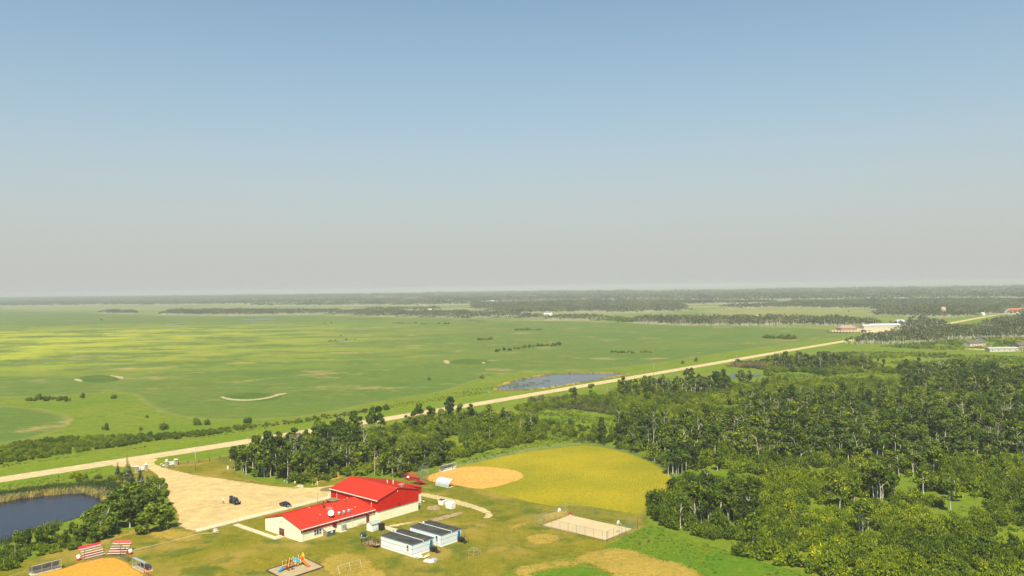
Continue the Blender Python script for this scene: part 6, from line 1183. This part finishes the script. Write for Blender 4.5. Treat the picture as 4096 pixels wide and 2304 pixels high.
house(3912, 1385, 20, 9, 3.2, 2.6, M_beige, M_dk, 'beige house with dark jagged roof near the right edge', 'house', 0.25, 3, False); house(3935, 1378, 14, 9, 3.6, 3.0, M_beige, M_dk, 'second dark gable joined behind the beige house', 'house', 0.9, 2)
house(4017, 1407, 27, 8, 3.2, .9, M_beige, M_groof, 'long pale mobile home near the right edge', 'mobile home', 0.0, 5, name='mobile_home'); house(4100, 1392, 14, 9, 3.0, 2.6, mat('brown siding', (.36, .26, .2)), M_dk, 'brown house cut off by the right edge', 'house', 0.2, 2)
t = thing('deck', 'unpainted timber deck on the end of the mobile home', 'deck', G(4074, 1409) + (0,)); MB().box(-2.5, 0, .8, 2.5, 3, .95).obj('deck_floor', M_wood, t); MB().box(-2.5, -.1, .0, 2.5, 0, 1.7).obj('deck_side', M_wood, t)
t = thing('deck', 'timber deck clutter at the front of the beige house', 'deck', G(3944, 1388) + (0,), .2); MB().box(-5, -3, .6, 4, 1, .8).obj('deck_floor', M_wood, t); MB().box(-5, -3.1, 0, 4, -3, 1.6).obj('deck_side', M_wood, t)
house(3103, 1267, 30, 10, 3.2, 2.6, mat('dark maroon siding', (.20, .07, .08)), M_dk, 'dark low house behind the aspen belt', 'house', 0.05, 3, True); house(3030, 1270, 18, 8, 3, 1.6, M_tan, M_tan, 'small tan shed left of the dark low house', 'shed', 0, 0, name='machine_shed')
t = thing('water_tower', 'stubby tan water tank tower beside the crossing track', 'tank', G(3774, 1263) + (0,)); MB().lathe([(3.0, 0), (3.0, 7), (4.5, 9), (4.5, 15), (2.0, 17)], 14).obj('tank', M_tan, t)
for px, py, w_, l in ((2193, 1262, 18, 'bright white barn in front of the forest band, centre'), (1400, 1244, 15, 'tiny white house at the left end of the far forest'), (1588, 1239, 26, 'long low white barn behind the far aspens'), (1719, 1243, 12, 'tiny white house right of the long low barn'), (1925, 1214, 25, 'faint white building near the horizon, left of two'), (1960, 1208, 35, 'faint white building near the horizon, right of two'), (2458, 1200, 60, 'left of two long white sheds in the hazy forest'), (2493, 1200, 60, 'right of two long white sheds in the hazy forest'), (3045, 1196, 60, 'tiny white shed in the haze above the pasture'), (3640, 1197, 50, 'tiny white house in the haze at the right'), (3935, 1262, 6, 'tiny white hut beside the far road')):
    house(px, py, w_, 10, 5, 3, M_white, M_wroof, l, 'building', 0, 3 if w_ < 60 else 0, name='farm_building').scale = (1, .8, .75 if py > 1230 else 1)
def smallcar(px, py, m, lab, ang):
    t = thing('parked_car', lab, 'car', G(px, py) + (0,), ang); loft([(-2.3, sec(.8, .35, .95)), (-2.1, sec(.92, .25, 1.05)), (.9, sec(.92, .25, 1.05)), (2.2, sec(.85, .3, .85))], m, 'body', t); loft([(-2.0, sec(.85, 1.0, 1.1, .7)), (-1.6, sec(.85, 1.0, 1.7, .7)), (.3, sec(.85, 1.0, 1.7, .7)), (1.0, sec(.85, 1.0, 1.08, .7))], M_glass, 'cabin', t); wheels(t, (-1.4, 1.4), .82, .36, M_galv); t.scale = (1.6,) * 3 if 'farmyard' in lab else (1.15,) * 3
smallcar(3455, 1327, M_black, 'dark car parked in the farmyard beside the brown house', .1); smallcar(3480, 1330, M_white, 'white truck parked in the farmyard, right of the dark car', .0); smallcar(4094, 1408, M_galv, 'silver car beyond the deck of the mobile home', .3); smallcar(3951, 1386, M_black, 'dark car beside the beige house', -.4)
smallcar(4053, 1390, mat('dark red car paint', (.35, .01, .02), .3), 'dark red truck behind the mobile home', 0); smallcar(4070, 1390, M_black, 'black car behind the mobile home', .2)
for i in range(13):
    o = link('young_spruce', SC[1], None, G(3312 + i * 12.5, 1331.5 + random.uniform(-.4, .4)), random.uniform(0, 6)); o.scale = (1.0, 1.0, .9); tag(o, 'small young spruce in the row along the farmyard edge', 'tree', 'young spruces along the farmyard')
# ------------------------------------------------------------------ smoky air
hb = MB().box(-15800, -300, -1.0, 15800, 19800, 78.0); hm = bpy.data.materials.new('haze'); hm.use_nodes = True
t_ = hm.node_tree; t_.nodes.remove(t_.nodes['Principled BSDF']); pv = t_.nodes.new('ShaderNodeVolumePrincipled')
pv.inputs['Density'].default_value = HAZE_DENS; pv.inputs['Color'].default_value = (*HAZE_COL, 1); pv.inputs['Anisotropy'].default_value = HAZE_G
t_.links.new(pv.outputs[0], t_.nodes['Material Output'].inputs['Volume'])
hz = hb.obj('haze', hm, kind='stuff')
